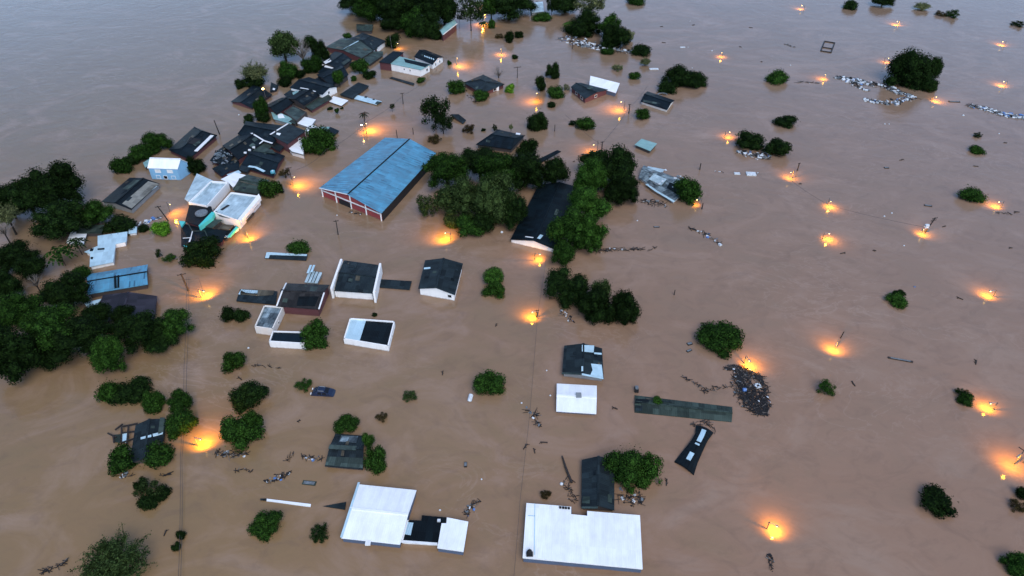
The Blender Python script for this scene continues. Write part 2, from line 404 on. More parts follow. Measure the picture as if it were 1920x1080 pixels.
def tank(label, px, py, z, r, h=.9, mat='tank'):
    c = P(px, py, z); mb = MB()
    mb.tube([c - Vector((0, 0, h)), c + Vector((0, 0, .0)), c + Vector((0, 0, .12))], [r, r, r * .86], 18)
    o = mb.build('water_tank', M[mat], None, (c.x, c.y, z - h)); tag(o, label, 'water tank')
    lb = MB(); lb.tube([c + Vector((0, 0, .12)), c + Vector((0, 0, .2))], [r * .4, r * .34], 12); lb.build('lid', M['rub_w'], o)

# ---- big blue warehouse
W, ro, wp, pl = house('long sheet-metal warehouse with sky blue gable roof, red brick front and white columns', [(598, 353), (722, 258), (818, 287), (715, 400)], 2.7, 2.0, 'blue', 'w_red', name='warehouse', cat='warehouse', over=.5, cap='navy')
m = MB()
d0, a0 = wp[3], wp[0]; front = Vector(((a0 - d0).y, -(a0 - d0).x, 0)).normalized(); front = front if front.y < 0 else -front
for i, t in enumerate((.01, .25, .5, .75, .99)):
    p = a0.lerp(d0, t) + front * .12; m = MB(); top = 2.6 + (2.0 * (1 - abs(t - .5) * 2)) * .9
    m.bar(Vector((p.x, p.y, BOT)), Vector((p.x, p.y, top)), .26, .3); m.build('column', M['trim'], W)
m = MB(); z_ = Vector((0, 0, -.55)); m.bar(a0 + front * .2 + z_, d0 + front * .2 + z_, .2, .26); m.build('beam', M['trim'], W)
m = MB(); q = a0.lerp(d0, .38) + front * .06; q2 = a0.lerp(d0, .49) + front * .06
m.bar(Vector((a0.lerp(d0, .29).x, a0.lerp(d0, .29).y, .7)) + front * .05, Vector((q2.x, q2.y, .7)), .1, 1.6); m.build('door', M['dkgap'], W)
m = MB(); c0, d0_ = wp[2], wp[3]; sd_ = Vector((1, 0, 0))
m.bar(Vector((c0.x, c0.y, 1.2)) + Vector((.12, -.12, 0)), Vector((d0_.x, d0_.y, 1.2)) + Vector((.12, -.12, 0)), .1, 2.5); m.build('side_shade_panel', M['dkgap'], W)  # solid panel, shade of the open side put into its colour
stripe(ro, [(598.5, 353), (651, 365)], .25, 'trim', pl[0], name='barge_board'); stripe(ro, [(652, 365), (715, 400)], .25, 'blue', pl[1], name='barge_board')

# ---- middle: hall under the trees and houses south of the warehouse
H, ro, wp, pl = house('long dark navy hall roof running up between two tree masses, white gable to the front', [(957, 449), (1010, 346), (1088, 352), (1046, 470)], 1.1, 1.3, 'navy', 'w_white', name='hall', cat='hall', over=.3)
stripe(ro, [(985, 444), (1000, 446)], .3, 'trim', pl[0]); stripe(ro, [(1010, 448), (1016, 441)], .8, 'pale', pl[1] if False else pl[0])
H, ro, wp, pl = house('white house with dark slate gable roof, standing alone right of the white parapet house', [(784, 541), (797, 488), (868, 494), (853, 553)], 2.0, 1.1, 'slate', 'w_white', windows=[(3, .13, .9, .8, 1.1)], patches=[(0, [(795, 502), (807, 501), (807, 504), (795, 505)], 'pale')])
H, ro, wp, pl = house('white parapet house with worn black tile roof and notched white front', [(627, 545), (699, 550), (712, 497), (645, 488)], 2.2, .7, 'slate', 'w_white', patches=[(1, [(655, 492), (670, 492), (668, 502), (653, 502)], 'slate')])
for (a, b) in (((640, 486), (621, 541)), ((713, 494), (701, 549))):
    m = MB(); p, q = P(*a, 2.9), P(*b, 2.9)
    for s in (0,): m.bar(Vector((p.x, p.y, .7)), Vector((q.x, q.y, .7)), .45, 4.6)
    m.build('parapet_wall', M['w_white'], H)
m = MB(); p = P(639, 545, 1.2); m.box((p.x, p.y, .3), 2.2, 1.6, 3.2); m.build('porch', M['w_white'], H)
m = MB(); p = P(673, 545, 1.7); m.box((p.x, p.y - .3, .6), 1.8, .5, 2.4); m.build('porch', M['w_white'], H)
H, ro, wp, pl = house('brown tiled house with pale barge boards, between the white boxes and the parapet house', [(519, 574), (598, 580), (618, 534), (537, 531)], 2.3, 1.2, 'brown', 'w_maroon', patches=[(1, [(583, 537), (597, 537), (592, 546), (580, 546)], 'grey'), (0, [(560, 556), (598, 556), (590, 574), (556, 573)], 'black')])
stripe(ro, [(537, 531), (529, 547)], .3, 'trim', pl[1], name='barge_board'); stripe(ro, [(529, 547), (519, 574)], .3, 'trim', pl[0], name='barge_board')
stripe(ro, [(608, 549), (598, 580)], .3, 'trim', pl[0], name='barge_board')
slab('low awash roof, cream strip over dark sheets, left of the brown tiled house', [(450, 542), (520, 546), (517, 571), (443, 564)], [.5, .5, .35, .35], 'slate', 'w_dark', name='shed', cat='shed', patches=[([(452, 542), (515, 545), (512, 553), (485, 555), (450, 552)], 'rust'), ([(452, 543), (484, 545), (482, 553), (447, 552)], 'pale')])
slab('narrow black awash roof sticking out right of the white parapet house', [(708, 523), (772, 527), (768, 543), (706, 538)], .35, 'slate', 'w_dark', name='shed', cat='shed')
slab('cream box building with blotchy blue-grey roof, below the brown tiled house', [(495, 572), (531, 575), (511, 617), (477, 612)], 2.0, 'patchwork', 'w_cream', parapet='w_cream', ph=.3, windows=[(1, .55, .7, .6, .9)])
slab('white box building with dark ribbed panel roof, left of the round bush', [(511, 620), (575, 622), (571, 644), (504, 640)], 1.7, 'solar', 'w_white', parapet='w_white', ph=.25)
slab('white box building, roof half pale and half black, alone in open water', [(656, 596), (740, 602), (728, 649), (644, 635)], 1.5, 'black', 'w_white', parapet='w_white', ph=.3, patches=[([(657, 597), (687, 599), (674, 640), (645, 634)], 'pale')], windows=[(1, .5, .8, .6, .7)])
slab('thin awash roof with pale edge, poking from under the small round bush', [(500, 473), (577, 477), (574, 488), (496, 484)], [.55, .55, .3, .3], 'slate', 'w_dark', name='shed', cat='shed', patches=[([(500, 473), (576, 477), (575, 480), (506, 478), (504, 484), (497, 484)], 'pale')])
G, ro, wp, pl = slab('pale blue glazed lean-to with broken panes behind the brown tiled house', [(580, 507), (604, 511), (595, 531), (571, 529)], [1.4, 1.4, .9, .9], 'pale2', 'w_grey', name='greenhouse', cat='greenhouse')
stripe(G, [(583, 497), (577, 512)], .5, 'pale', None, 1.8, 'mullion'); stripe(G, [(589, 497), (584, 510)], .5, 'pale', None, 1.8, 'mullion')
for f in (.25, .5, .75): stripe(G, [(580 + 24 * f, 507 + 4 * f), (571 + 24 * f, 529 + 2 * f)], .12, 'slate', pl, name='mullion')

# ---- right of centre and bottom
H, ro, wp, pl = house('slate gable house with pale replaced roof panels, above the small white roof', [(1054, 701), (1058, 648), (1129, 653), (1132, 711)], 1.0, 1.0, 'slate', 'w_grey', patches=[(1, [(1091, 647), (1114, 648), (1113, 661), (1091, 659)], 'pale'), (1, [(1114, 661), (1128, 662), (1128, 665), (1114, 664)], 'pale'), (1, [(1108, 682), (1128, 684), (1131, 709), (1106, 705), (1111, 694)], 'pale'), (1, [(1090, 687), (1095, 687), (1095, 696), (1090, 696)], 'pale')])
stripe(ro, [(1054, 700), (1090, 702)], .4, 'grey', pl[0], name='barge_board'); stripe(ro, [(1091, 702), (1131, 710)], .4, 'pale', pl[1], name='barge_board')
H, ro, wp, pl = house('small white sheet roof with one dark hatch, below the slate house with pale panels', [(1043, 771), (1118, 776), (1119, 723), (1044, 719)], .7, .5, 'white', 'w_navy', over=.25)
m = MB(); p = on_plane(1085, 742, *pl[1]); m.box(p, 1.0, 1.1, .5); m.build('hatch', M['metal'], ro)
H, ro, wp, pl = house('very long low grey-green roof lying awash above the curled black roof sheet', [(1190, 773), (1372, 791), (1373, 763), (1190, 741)], .12, .45, 'greygreen', 'w_dark', name='shed', cat='shed', over=.2, patches=[(1, [(1192, 748), (1218, 749), (1216, 756), (1191, 756)], 'black'), (0, [(1191, 760), (1205, 761), (1204, 771), (1191, 770)], 'slate')])
H, ro, wp, pl = house('dark slate gable shed between the driftwood pole and a big leafy tree', [(1090, 953), (1091, 862), (1152, 862), (1152, 957)], .9, 1.0, 'slate', 'w_dark', name='shed', cat='shed', patches=[(0, [(1093, 931), (1106, 931), (1106, 944), (1091, 944)], 'greygreen')])
stripe(ro, [(1091, 952), (1121, 952)], .35, 'grey', pl[0], name='barge_board')
L, ro, wp, pl = slab('largest white flat roof, L-shaped with dark side walls, at the bottom of the flood', [(987, 943), (1071, 950), (1071, 964), (1101, 967), (1101, 958), (1200, 966), (1205, 1066), (980, 1045)], 1.5, 'white', 'w_navy', name='warehouse', cat='warehouse', over=.12, thick=.3)
for i, x in enumerate((1050.5, 1056, 1061, 1066.5)):
    m = MB(); p = on_plane(x, 952 + i * .5, *pl); m.box(p, .35, .35, .3); m.build('roof_vent', M['rub_d'], ro)
m = MB(); p = on_plane(993, 1040, *pl); m.box(p, 1.0, .7, .5); m.ball(p + Vector((0, .3, .2)), .45); m.build('chimney', M['rub_d'], ro)
stripe(ro, [(1003, 945), (1002, 1041)], .12, 'pale', pl, name='sheet_lap', h=.03); stripe(ro, [(990, 967), (1003, 968)], .12, 'pale', pl, name='sheet_lap', h=.03)
V_, ro, wp, pl = house('white building of two roofs joined by a black link, bottom centre of the flood', [(640, 1009), (750, 1021), (781, 919), (673, 908)], 1.3, .55, 'white', 'w_navy', name='warehouse', cat='warehouse', over=.15)
stripe(ro, [(673, 905), (656, 958)], .35, 'pale', pl[1], name='barge_board'); stripe(ro, [(656, 958), (640, 1008)], .35, 'pale', pl[0], name='barge_board')
m = MB(); p = P(690, 1018, 1.25); m.box(p, .8, .8, .25); m.build('porch', M['trim'], V_)
def extra_roof(root, pts, z, mat, wall, ov=.12, rim=None):
    V = [P(x, y, z) for x, y in pts]; mb = MB(); mb.prism(V, Vector((0, 0, -.2)), V[1] - V[0]); r = mb.build('roof', M[mat], root)
    wv = inset(V, ov); wb = MB()
    for i in range(len(wv)):
        a, b = wv[i], wv[(i + 1) % len(wv)]; wb.face([Vector((a.x, a.y, BOT)), Vector((b.x, b.y, BOT)), b - Vector((0, 0, .05)), a - Vector((0, 0, .05))])
    wb.build('wall', M[wall], root); return r
r2 = extra_roof(V_, [(768, 975), (790, 976), (791, 966), (837, 970), (836, 976), (829, 1019), (752, 1014)], 1.0, 'black', 'w_white')
r3 = extra_roof(V_, [(838, 970), (878, 978), (869, 1034), (820, 1027), (828, 981), (837, 981)], 1.35, 'white', 'w_navy')
stripe(r2, [(752, 1015), (820, 1020)], .4, 'trim', None, 1.1, 'gutter'); stripe(r2, [(764, 975), (754, 1012)], .35, 'trim', None, 1.15, 'gutter')
m = MB(); c = [P(x, y, 1.12) for x, y in ((763, 979), (775, 980), (770, 1003), (758, 1001))]; m.prism(c, Vector((0, 0, -.1))); m.build('skylight', M['pale'], r2)
m = MB(); p = P(823, 976, 1.2); m.box(p, .5, .4, .3); m.build('roof_vent', M['rub_w'], r2)
for k in range(4):
    m = MB(); p = P(759 - k, 975 + k * 5, 1.2); m.ball(p, .16); m.build('roof_vent', M['rub_w'], r2)

# ---- lower left
H, ro, wp, pl = house('small house, dark ridged roof over a pale grey near strip, wrapped by bushes', [(609, 874), (681, 880), (684, 817), (629, 813)], .8, .8, 'slate', 'w_dark', patches=[(0, [(614, 856), (681, 859), (680, 878), (610, 872)], 'grey'), (1, [(640, 817), (672, 818), (668, 830), (636, 828)], 'patchwork')])
stripe(ro, [(617, 838), (668, 841)], .9, 'grey', pl[1])
H, ro, wp, pl = house('dark navy house with a pale L of sheets on its roof, wreckage at its left', [(243, 868), (254, 797), (311, 785), (303, 862)], 1.0, .8, 'slate', 'w_dark', patches=[(1, [(300, 783), (309, 783), (306, 810), (296, 815)], 'grey'), (1, [(286, 814), (306, 809), (305, 814), (287, 819)], 'pale'), (0, [(264, 820), (284, 815), (284, 819), (264, 824)], 'pale')])
m = MB()
for a, b in (((228, 800), (258, 794)), ((230, 812), (258, 808)), ((228, 800), (228, 830)), ((241, 797), (238, 832)), ((228, 830), (252, 822)), ((216, 806), (230, 795)), ((202, 812), (218, 820)), ((212, 816), (214, 830))):
    m.bar(P(*a, .7), P(*b, .6), .25, .2)
m.build('porch_frame', M['wood'], H)
m = MB(); m.prism([P(x, y, .62) for x, y in ((228, 814), (240, 811), (238, 829), (227, 830))], Vector((0, 0, -.1))); m.prism([P(x, y, .5) for x, y in ((212, 815), (226, 814), (225, 830), (214, 828))], Vector((0, 0, -.1)), mi=1); m.build('porch_roof', [M['pale'], M['greygreen']], H)
slab('long thin white strip of roof lying awash left of the two-roof white building', [(500, 935), (583, 945), (582, 950), (499, 939)], .2, 'white', 'w_grey', name='shed', cat='shed', over=.1, patches=[([(488, 935), (500, 935), (500, 939), (488, 938)], 'slate')])
slab('black triangle of submerged roof pointing left from the two-roof white building', [(605, 949), (649, 941), (647, 955)], [.06, .4, .3], 'slate', 'w_dark', name='shed', cat='shed', over=.1)

# ---- left edge
slab('pale T-shaped roof with dark vents by the left tree mass', [(183, 442), (239, 434), (237, 453), (217, 457), (212, 491), (168, 500), (169, 476), (158, 472), (183, 461)], 1.2, 'pale', 'w_white', patches=[([(183, 466), (196, 465), (196, 468), (183, 469)], 'slate'), ([(170, 466), (176, 466), (174, 471), (168, 471)], 'black'), ([(170, 482), (175, 482), (174, 486), (170, 486)], 'black')])
slab('small pale annex roof at the right tip of the T-shaped roof', [(241, 427), (257, 424), (256, 436), (241, 438)], .9, 'pale', 'w_white', name='shed', cat='shed')
slab('cream and grey roof partly hidden by palms, far left of the T-shaped roof', [(134, 432), (163, 437), (156, 458), (124, 455)], .9, 'white', 'w_grey', name='shed', cat='shed')
slab('dark grey flat roof behind the T-shaped roof at left', [(147, 423), (196, 421), (190, 437), (143, 437)], 1.2, 'greygreen', 'w_dark', name='shed', cat='shed')
H, ro, wp, pl = house('long low house with a battered bright blue roof, right of the left tree mass', [(164, 552), (277, 533), (277, 496), (166, 514)], 1.4, .7, 'blue', 'w_dark', cap='navy', patches=[(0, [(163, 520), (213, 512), (214, 540), (166, 549)], 'blue')])
stripe(ro, [(216, 517), (217, 541)], .5, 'navy', pl[0], name='sheet_lap', h=.03); stripe(ro, [(222, 516), (222, 540)], .4, 'navy', pl[0], name='sheet_lap', h=.03)
H, ro, wp, pl = house('house with plain purple-brown roof, its lower half behind the left trees', [(172, 606), (193, 553), (295, 555), (288, 606)], 1.4, 1.0, 'purple', 'w_dark')
slab('sliver of pale metal roof between the blue roof and the purple-brown roof', [(158, 568), (190, 560), (181, 573), (163, 576)], .9, 'pale', 'w_dark', name='shed', cat='shed')
H, ro, wp, pl = house('light blue two-storey house under a white gable roof, at the river edge', [(276, 315), (333, 317), (352, 304), (294, 302)], 3.6, 2.0, 'white', 'w_blue', over=.2, windows=[(0, .30, 1.5, .9, 2.7, 'trim'), (0, .72, 1.5, .9, 2.7, 'trim'), (0, .25, 1.1, 1.0, .8, 'w_blue'), (0, .5, 1.0, 1.0, .8, 'glass'), (0, .78, 1.1, 1.0, .8, 'w_blue')])
slab('small grey shed roof tucked against the left of the light blue house', [(268, 305), (283, 296), (283, 306), (272, 314)], 1.2, 'teal', 'w_dark', name='shed', cat='shed')
H, ro, wp, pl = house('streaked grey and black roof with pale near strip, below the light blue house', [(246, 393), (299, 344), (243, 333), (190, 378)], 1.5, .8, 'black', 'w_grey', patches=[(0, [(229, 382), (278, 340), (298, 345), (247, 391)], 'drab'), (0, [(262, 364), (284, 347), (295, 349), (272, 367)], 'pale2'), (1, [(252, 337), (262, 338), (240, 356), (230, 354)], 'greygreen')])
H, ro, wp, pl = house('navy roof with a square hole and white gutter, uphill from the light blue house', [(354, 298), (407, 254), (364, 238), (316, 281)], 1.4, .9, 'navy', 'w_maroon', hip=.12, patches=[(0, [(350, 268), (357, 257), (378, 262), (370, 272)], 'dkgap'), (0, [(362, 271), (374, 263), (376, 267), (366, 274)], 'grey')])  # square hole is a dark sheet, its inner shade painted near-black
stripe(ro, [(367, 284), (398, 254)], 1.1, 'trim', pl[0], name='gutter')
# ---- white factory cluster on the left
slab('tapering pale blue roof, westmost of the white factory roofs', [(369, 325), (400, 339), (357, 381), (346, 373)], [2.6, 2.6, 1.7, 1.7], 'pale2', 'w_grey', name='warehouse', cat='warehouse')
F1, ro, wp, pl = slab('pale ribbed flat roof with white parapet, second from west of the white factory roofs', [(395, 339), (428, 341), (388, 386), (353, 379)], 2.7, 'pale2', 'w_white', name='warehouse', cat='warehouse', parapet='w_white', ph=.5)
slab('bright white plain roof wedged between the ribbed factory roofs', [(414, 336), (440, 323), (463, 329), (437, 351), (428, 342)], 1.6, 'white', 'w_grey', name='warehouse', cat='warehouse')
H, ro, wp, pl = house('moss-grey gable roof on the uphill side of the white factory roofs', [(436, 356), (484, 364), (506, 338), (464, 327)], 1.8, 1.0, 'greygreen', 'w_dark')
stripe(ro, [(450, 340), (485, 349)], .3, 'rust', pl[0])
F2, ro, wp, pl = slab('largest factory roof at left, pale with a dark slot and long white parapet', [(433, 360), (485, 367), (446, 413), (400, 397)], 2.8, 'pale2', 'w_white', name='warehouse', cat='warehouse', parapet='w_white', ph=.4, windows=[(1, .22, 2.4, .5, 1.1), (1, .6, 2.4, .5, 1.1)])
stripe(ro, [(415, 394), (429, 385)], .7, 'dkgap', pl, name='slot'); stripe(ro, [(402, 392), (404, 397), (414, 405), (440, 411)], .5, 'greygreen', pl, name='gutter')
m = MB(); c = [P(x, y, 3.0) for x, y in ((485, 363), (489, 370), (451, 414), (446, 411))]; m.prism(c, Vector((0, 0, -.9))); m.build('parapet_wall', M['w_white'], F2)
slab('small tan awning roof at the waterline below the largest factory roof', [(472, 399), (478, 398), (463, 415), (456, 411)], .6, 'rust', 'w_dark', name='shed', cat='shed')
T_, ro, wp, pl = slab('black flat roof with round grey tank and turquoise edge, below the factory roofs', [(355, 384), (396, 387), (400, 398), (374, 424), (347, 415)], 2.2, 'black', 'w_maroon', windows=[])
m = MB(); c = [P(x, y, 2.7) for x, y in ((397, 397), (402, 398), (398, 407), (374, 425), (372, 423))]; m.prism(c, Vector((0, 0, -1.2))); m.build('fascia', M['w_teal'], T_)
c = P(377.5, 399, 2.45); m = MB(); m.tube([c - Vector((0, 0, .5)), c + Vector((0, 0, .1)), c + Vector((0, 0, .2))], [1.55, 1.55, 1.2], 20)
o = m.build('water_tank', M['rub_g'], None, (c.x, c.y, 1.9)); tag(o, 'round grey water tank on the black flat roof with turquoise edge', 'water tank')
slab('grey sheet roof strip beside the turquoise edge of the black roof', [(381, 424), (404, 411), (417, 412), (398, 427)], 1.7, 'grey', 'w_dark', name='shed', cat='shed')
slab('tan sheet roof strip right of the grey strip, in front of the largest factory roof', [(408, 428), (418, 420), (439, 422), (430, 431)], 1.5, 'rust', 'w_dark', name='shed', cat='shed')
N_, ro, wp, pl = slab('black low-pitched roof with thin white ridge lines, above the dome-shaped bush', [(339, 418), (372, 426), (411, 430), (426, 433), (416, 453), (340, 462)], 1.5, 'black', 'w_maroon')
stripe(ro, [(353, 420), (361, 434), (384, 433), (389, 444)], .2, 'grey', pl); stripe(ro, [(343, 447), (358, 446), (361, 434)], .2, 'trim', pl); stripe(ro, [(358, 446), (355, 454)], .35, 'trim', pl)
m = MB(); m.prism([P(x, y, 1.9) for x, y in ((335, 414), (348, 415), (340, 425))], Vector((0, 0, -.4))); m.build('fascia', M['w_teal'], N_); m = MB(); m.prism([P(x, y, 1.6) for x, y in ((344, 460), (352, 461), (350, 464))], Vector((0, 0, -.3))); m.build('fascia', M['w_teal'], N_)
E_, ro, wp, pl = slab('broken low roof with turquoise and white edge, right of the white ridge lines', [(412, 436), (436, 424), (446, 424), (424, 448), (409, 449)], 1.0, 'slate', 'w_dark', name='shed', cat='shed', patches=[([(424, 445), (443, 425), (447, 426), (428, 447)], 'teal')])
m = MB()
m.prism([P(x, y, 1.3) for x, y in ((427, 443), (443, 424), (446, 426), (432, 442))], Vector((0, 0, -.5))); m.prism([P(x, y, 1.0) for x, y in ((440, 428), (447, 425), (447, 429), (440, 434))], Vector((0, 0, -.5)), mi=1)
for i in range(7): x, y = 408 + i * 3.2, 447 - i * .8; m.bar(P(x, y, .9), P(x + rnd.uniform(-4, 4), y + rnd.uniform(-6, 3), 1.2), .2, .15, 1)
m.build('fascia', [M['w_teal'], M['rub_w']], E_)

GROW = 1.1
# ---- terrace of dark houses climbing from the factory cluster to the top
H, ro, wp, pl = house('navy house with white stripe along its eave, just uphill of the moss-grey roof', [(454, 311), (511, 328), (531, 293), (486, 276)], 1.0, .9, 'navy', 'w_maroon')
stripe(ro, [(466, 312), (480, 314), (496, 322)], .8, 'pale', pl[0], name='gutter')
tank('small turquoise water tank on the eave corner of the navy house with white stripe', 511, 321, 1.6, .65, .8)
m = MB(); m.prism([P(x, y, 1.6) for x, y in ((478, 273), (512, 281), (516, 288), (474, 283))], Vector((0, 0, -.14))); m.build('roof', M['greygreen'], H)
H, ro, wp, pl = house('navy roof slab facing the factory, last of the dark terrace downhill', [(400, 316), (417, 329), (447, 317), (446, 300)], 1.1, .6, 'navy', 'w_maroon')
K_, ro, wp, pl = house('wrecked roof with torn sheets and debris beside the navy terrace', [(396, 300), (424, 312), (446, 287), (424, 273)], 1.2, .7, 'black', 'w_maroon', patches=[(0, [(402, 288), (412, 284), (418, 292), (408, 299)], 'patchwork'), (0, [(416, 290), (428, 286), (428, 295), (418, 300)], 'patchwork')])
m = MB()
for i in range(34):
    x, y = rnd.uniform(400, 444), rnd.uniform(280, 308); p = P(x, y, 1.9); q = P(x + rnd.uniform(-6, 6), y + rnd.uniform(-4, 4), 2.1); m.bar(p, q, rnd.uniform(.2, .5), .1, rnd.choice((0, 0, 1, 2)))
m.build('torn_sheets', [M['rub_g'], M['palewood'], M['rub_d']], K_)
H, ro, wp, pl = house('black roof with white hip line joining the wrecked roof to the big dark hip', [(447, 297), (493, 266), (461, 246), (420, 273)], 1.8, .8, 'black', 'w_maroon')
stripe(ro, [(452, 249), (473, 250)], .35, 'trim', pl[1]); 
H, ro, wp, pl = house('big dark navy roof with white valley lines, middle of the terrace', [(450, 251), (510, 269), (535, 237), (464, 229)], 2.1, 1.1, 'navy', 'w_dark', hip=.1)
stripe(ro, [(472, 250), (495, 264), (511, 269)], .5, 'trim', pl[0]); stripe(ro, [(494, 264), (476, 278)], .4, 'trim', pl[0], name='gutter')
for i in range(3):
    m = MB(); p = P(476 - i * 8, 277 + i * 5, 1.9); m.box(p, .7, .5, .6); m.build('chimney', M['trim'], H)
D_, ro, wp, pl = slab('slate shed roof with white left edge over dark red wall, by big round tree', [(507, 253), (540, 232), (573, 245), (539, 270)], 3.1, 'slate', 'w_maroon', windows=[(2, .35, 1.0, .8, 1.7)], patches=[([(519, 249), (527, 250), (524, 254), (518, 252)], 'white')])
stripe(ro, [(507, 252.5), (540, 232)], .5, 'trim', pl, name='barge_board')
slab('cream triangle of roof below the slate shed with the dark red wall', [(536, 273), (570, 254), (570, 291), (546, 285)], 1.4, 'rust', 'w_cream', name='shed', cat='shed', patches=[([(537, 273), (569, 255), (569, 290), (547, 284)], 'white')])
slab('white zigzag roof by the slate shed, uphill of the big round tree', [(552, 229), (568, 218), (592, 224), (585, 233), (600, 240), (580, 252), (572, 244), (578, 238)], 1.0, 'white', 'w_grey', name='shed', cat='shed')
slab('dark boat-shaped roof with teal sheets sticking out behind the big round tree', [(598, 238), (620, 238), (636, 245), (620, 258), (606, 256)], .8, 'navy', 'w_dark', name='shed', cat='shed', patches=[([(600, 238), (618, 238), (616, 243), (600, 242)], 'teal')])
H, ro, wp, pl = slab('grey flat roof with pale rim, right of the black terrace roof', [(532, 209), (550, 197), (575, 210), (556, 227)], 1.8, 'grey', 'w_dark', parapet='w_grey', ph=.25)
slab('teal and white lean-to roof below the black terrace roof', [(508, 210), (527, 212), (553, 224), (546, 232), (513, 223)], 1.3, 'teal', 'w_grey', name='shed', cat='shed', patches=[([(520, 214), (530, 214), (534, 221), (522, 222)], 'white')])
H, ro, wp, pl = house('black roof of the terrace with a leafy tree at its left gable', [(519, 213), (546, 194), (528, 184), (499, 198)], 1.8, .9, 'black', 'w_maroon')
H, ro, wp, pl = house('black patched roof above a teal gutter, halfway up the terrace', [(570, 196), (598, 178), (568, 167), (541, 184)], 1.9, .9, 'black', 'w_dark', patches=[(0, [(560, 188), (580, 180), (585, 184), (566, 193)], 'slate'), (1, [(548, 174), (556, 170), (560, 172), (550, 178)], 'teal')])
slab('long grey-green shed roof along the waterline of the terrace', [(584, 207), (623, 184), (614, 175), (596, 177), (571, 199)], 1.1, 'greygreen', 'w_maroon', name='shed', cat='shed')
H, ro, wp, pl = house('black house with a white gable wall and one dark window, facing the white awash roof', [(547, 164), (603, 176), (629, 162), (580, 146)], 2.3, 1.0, 'navy', 'w_white', windows=[(1, .45, .8, .8, 1.6)])
stripe(ro, [(563, 165), (576, 167), (592, 172)], .4, 'trim', pl[0])
H, ro, wp, pl = house('navy roof carrying a leafy tree on its right side, upper terrace', [(621, 161), (651, 140), (638, 124), (596, 140)], 2.0, 1.0, 'navy', 'w_dark')
H, ro, wp, pl = house('navy roof with white sheets at its left gable, below the grey double roof', [(634, 129), (658, 112), (628, 98), (603, 117)], 2.0, .9, 'navy', 'w_dark', patches=[(1, [(606, 116), (618, 110), (622, 115), (610, 120)], 'white'), (0, [(640, 118), (653, 110), (657, 113), (645, 122)], 'grey')])
m = MB(); m.prism([P(x, y, 1.6) for x, y in ((599, 113), (608, 110), (620, 119), (604, 122))], Vector((0, 0, -.14))); m.prism([P(x, y, 1.8) for x, y in ((610, 122), (627, 127), (626, 129), (608, 125))], Vector((0, 0, -.14))); m.build('porch_roof', M['white'], H)
H, ro, wp, pl = house('grey double roof, pale ridge, highest grey roof of the terrace', [(676, 107), (704, 90), (642, 73), (615, 88)], 2.0, .9, 'grey', 'w_maroon', patches=[(1, [(640, 75), (664, 77), (647, 90), (618, 88)], 'greygreen')])
stripe(ro, [(645, 92), (672, 77)], .4, 'pale', pl[1], name='ridge_line')
H, ro, wp, pl = house('dark green-black hip roof behind the grey double roof, white wall at its right end', [(700, 92), (720, 77), (680, 63), (656, 74)], 2.2, 1.0, 'slate', 'w_white', hip=.2)
slab('grey single-pitch roof along the waterline below the dark hip roof', [(679, 108), (697, 96), (718, 96), (718, 103), (693, 121)], [1.5, 1.5, 1.3, 1.0, 1.0], 'grey', 'w_dark', name='shed', cat='shed')
slab('small dark roof with pale sheet at the foot of the top wood', [(668, 45), (700, 46), (697, 58), (669, 57)], 1.4, 'greygreen', 'w_dark', name='shed', cat='shed', patches=[([(685, 46), (698, 46), (692, 56), (682, 55)], 'grey')])
H, ro, wp, pl = house('dark navy roof at the river edge, under the glaring lamp', [(472, 201), (507, 178), (474, 162), (436, 190)], .8, .9, 'navy', 'w_maroon')
slab('tiny navy lean-to roof right of the glaring lamp', [(508, 154), (522, 160), (518, 169), (506, 172)], .8, 'navy', 'w_dark', name='shed', cat='shed', patches=[([(512, 165), (516, 166), (515, 169), (511, 168)], 'white')])
slab('black rectangular roof in the water beside the white awash roof', [(637, 177), (672, 154), (692, 161), (661, 184)], .8, 'slate', 'w_dark', name='shed', cat='shed')
slab('bright white awash roof at the foot of the terrace', [(625, 180), (653, 188), (640, 198), (617, 190)], .6, 'white', 'w_dark', name='shed', cat='shed')
slab('long pale teal roof strip awash right of the bright white awash roof', [(670, 178), (716, 190), (706, 196), (664, 185)], .4, 'pale', 'w_dark', name='shed', cat='shed', patches=[([(685, 180), (689, 181), (687, 184), (683, 183)], 'slate'), ([(700, 185), (703, 186), (702, 188), (698, 187)], 'slate'), ([(707, 190), (716, 191), (707, 196), (703, 194)], 'grey')])

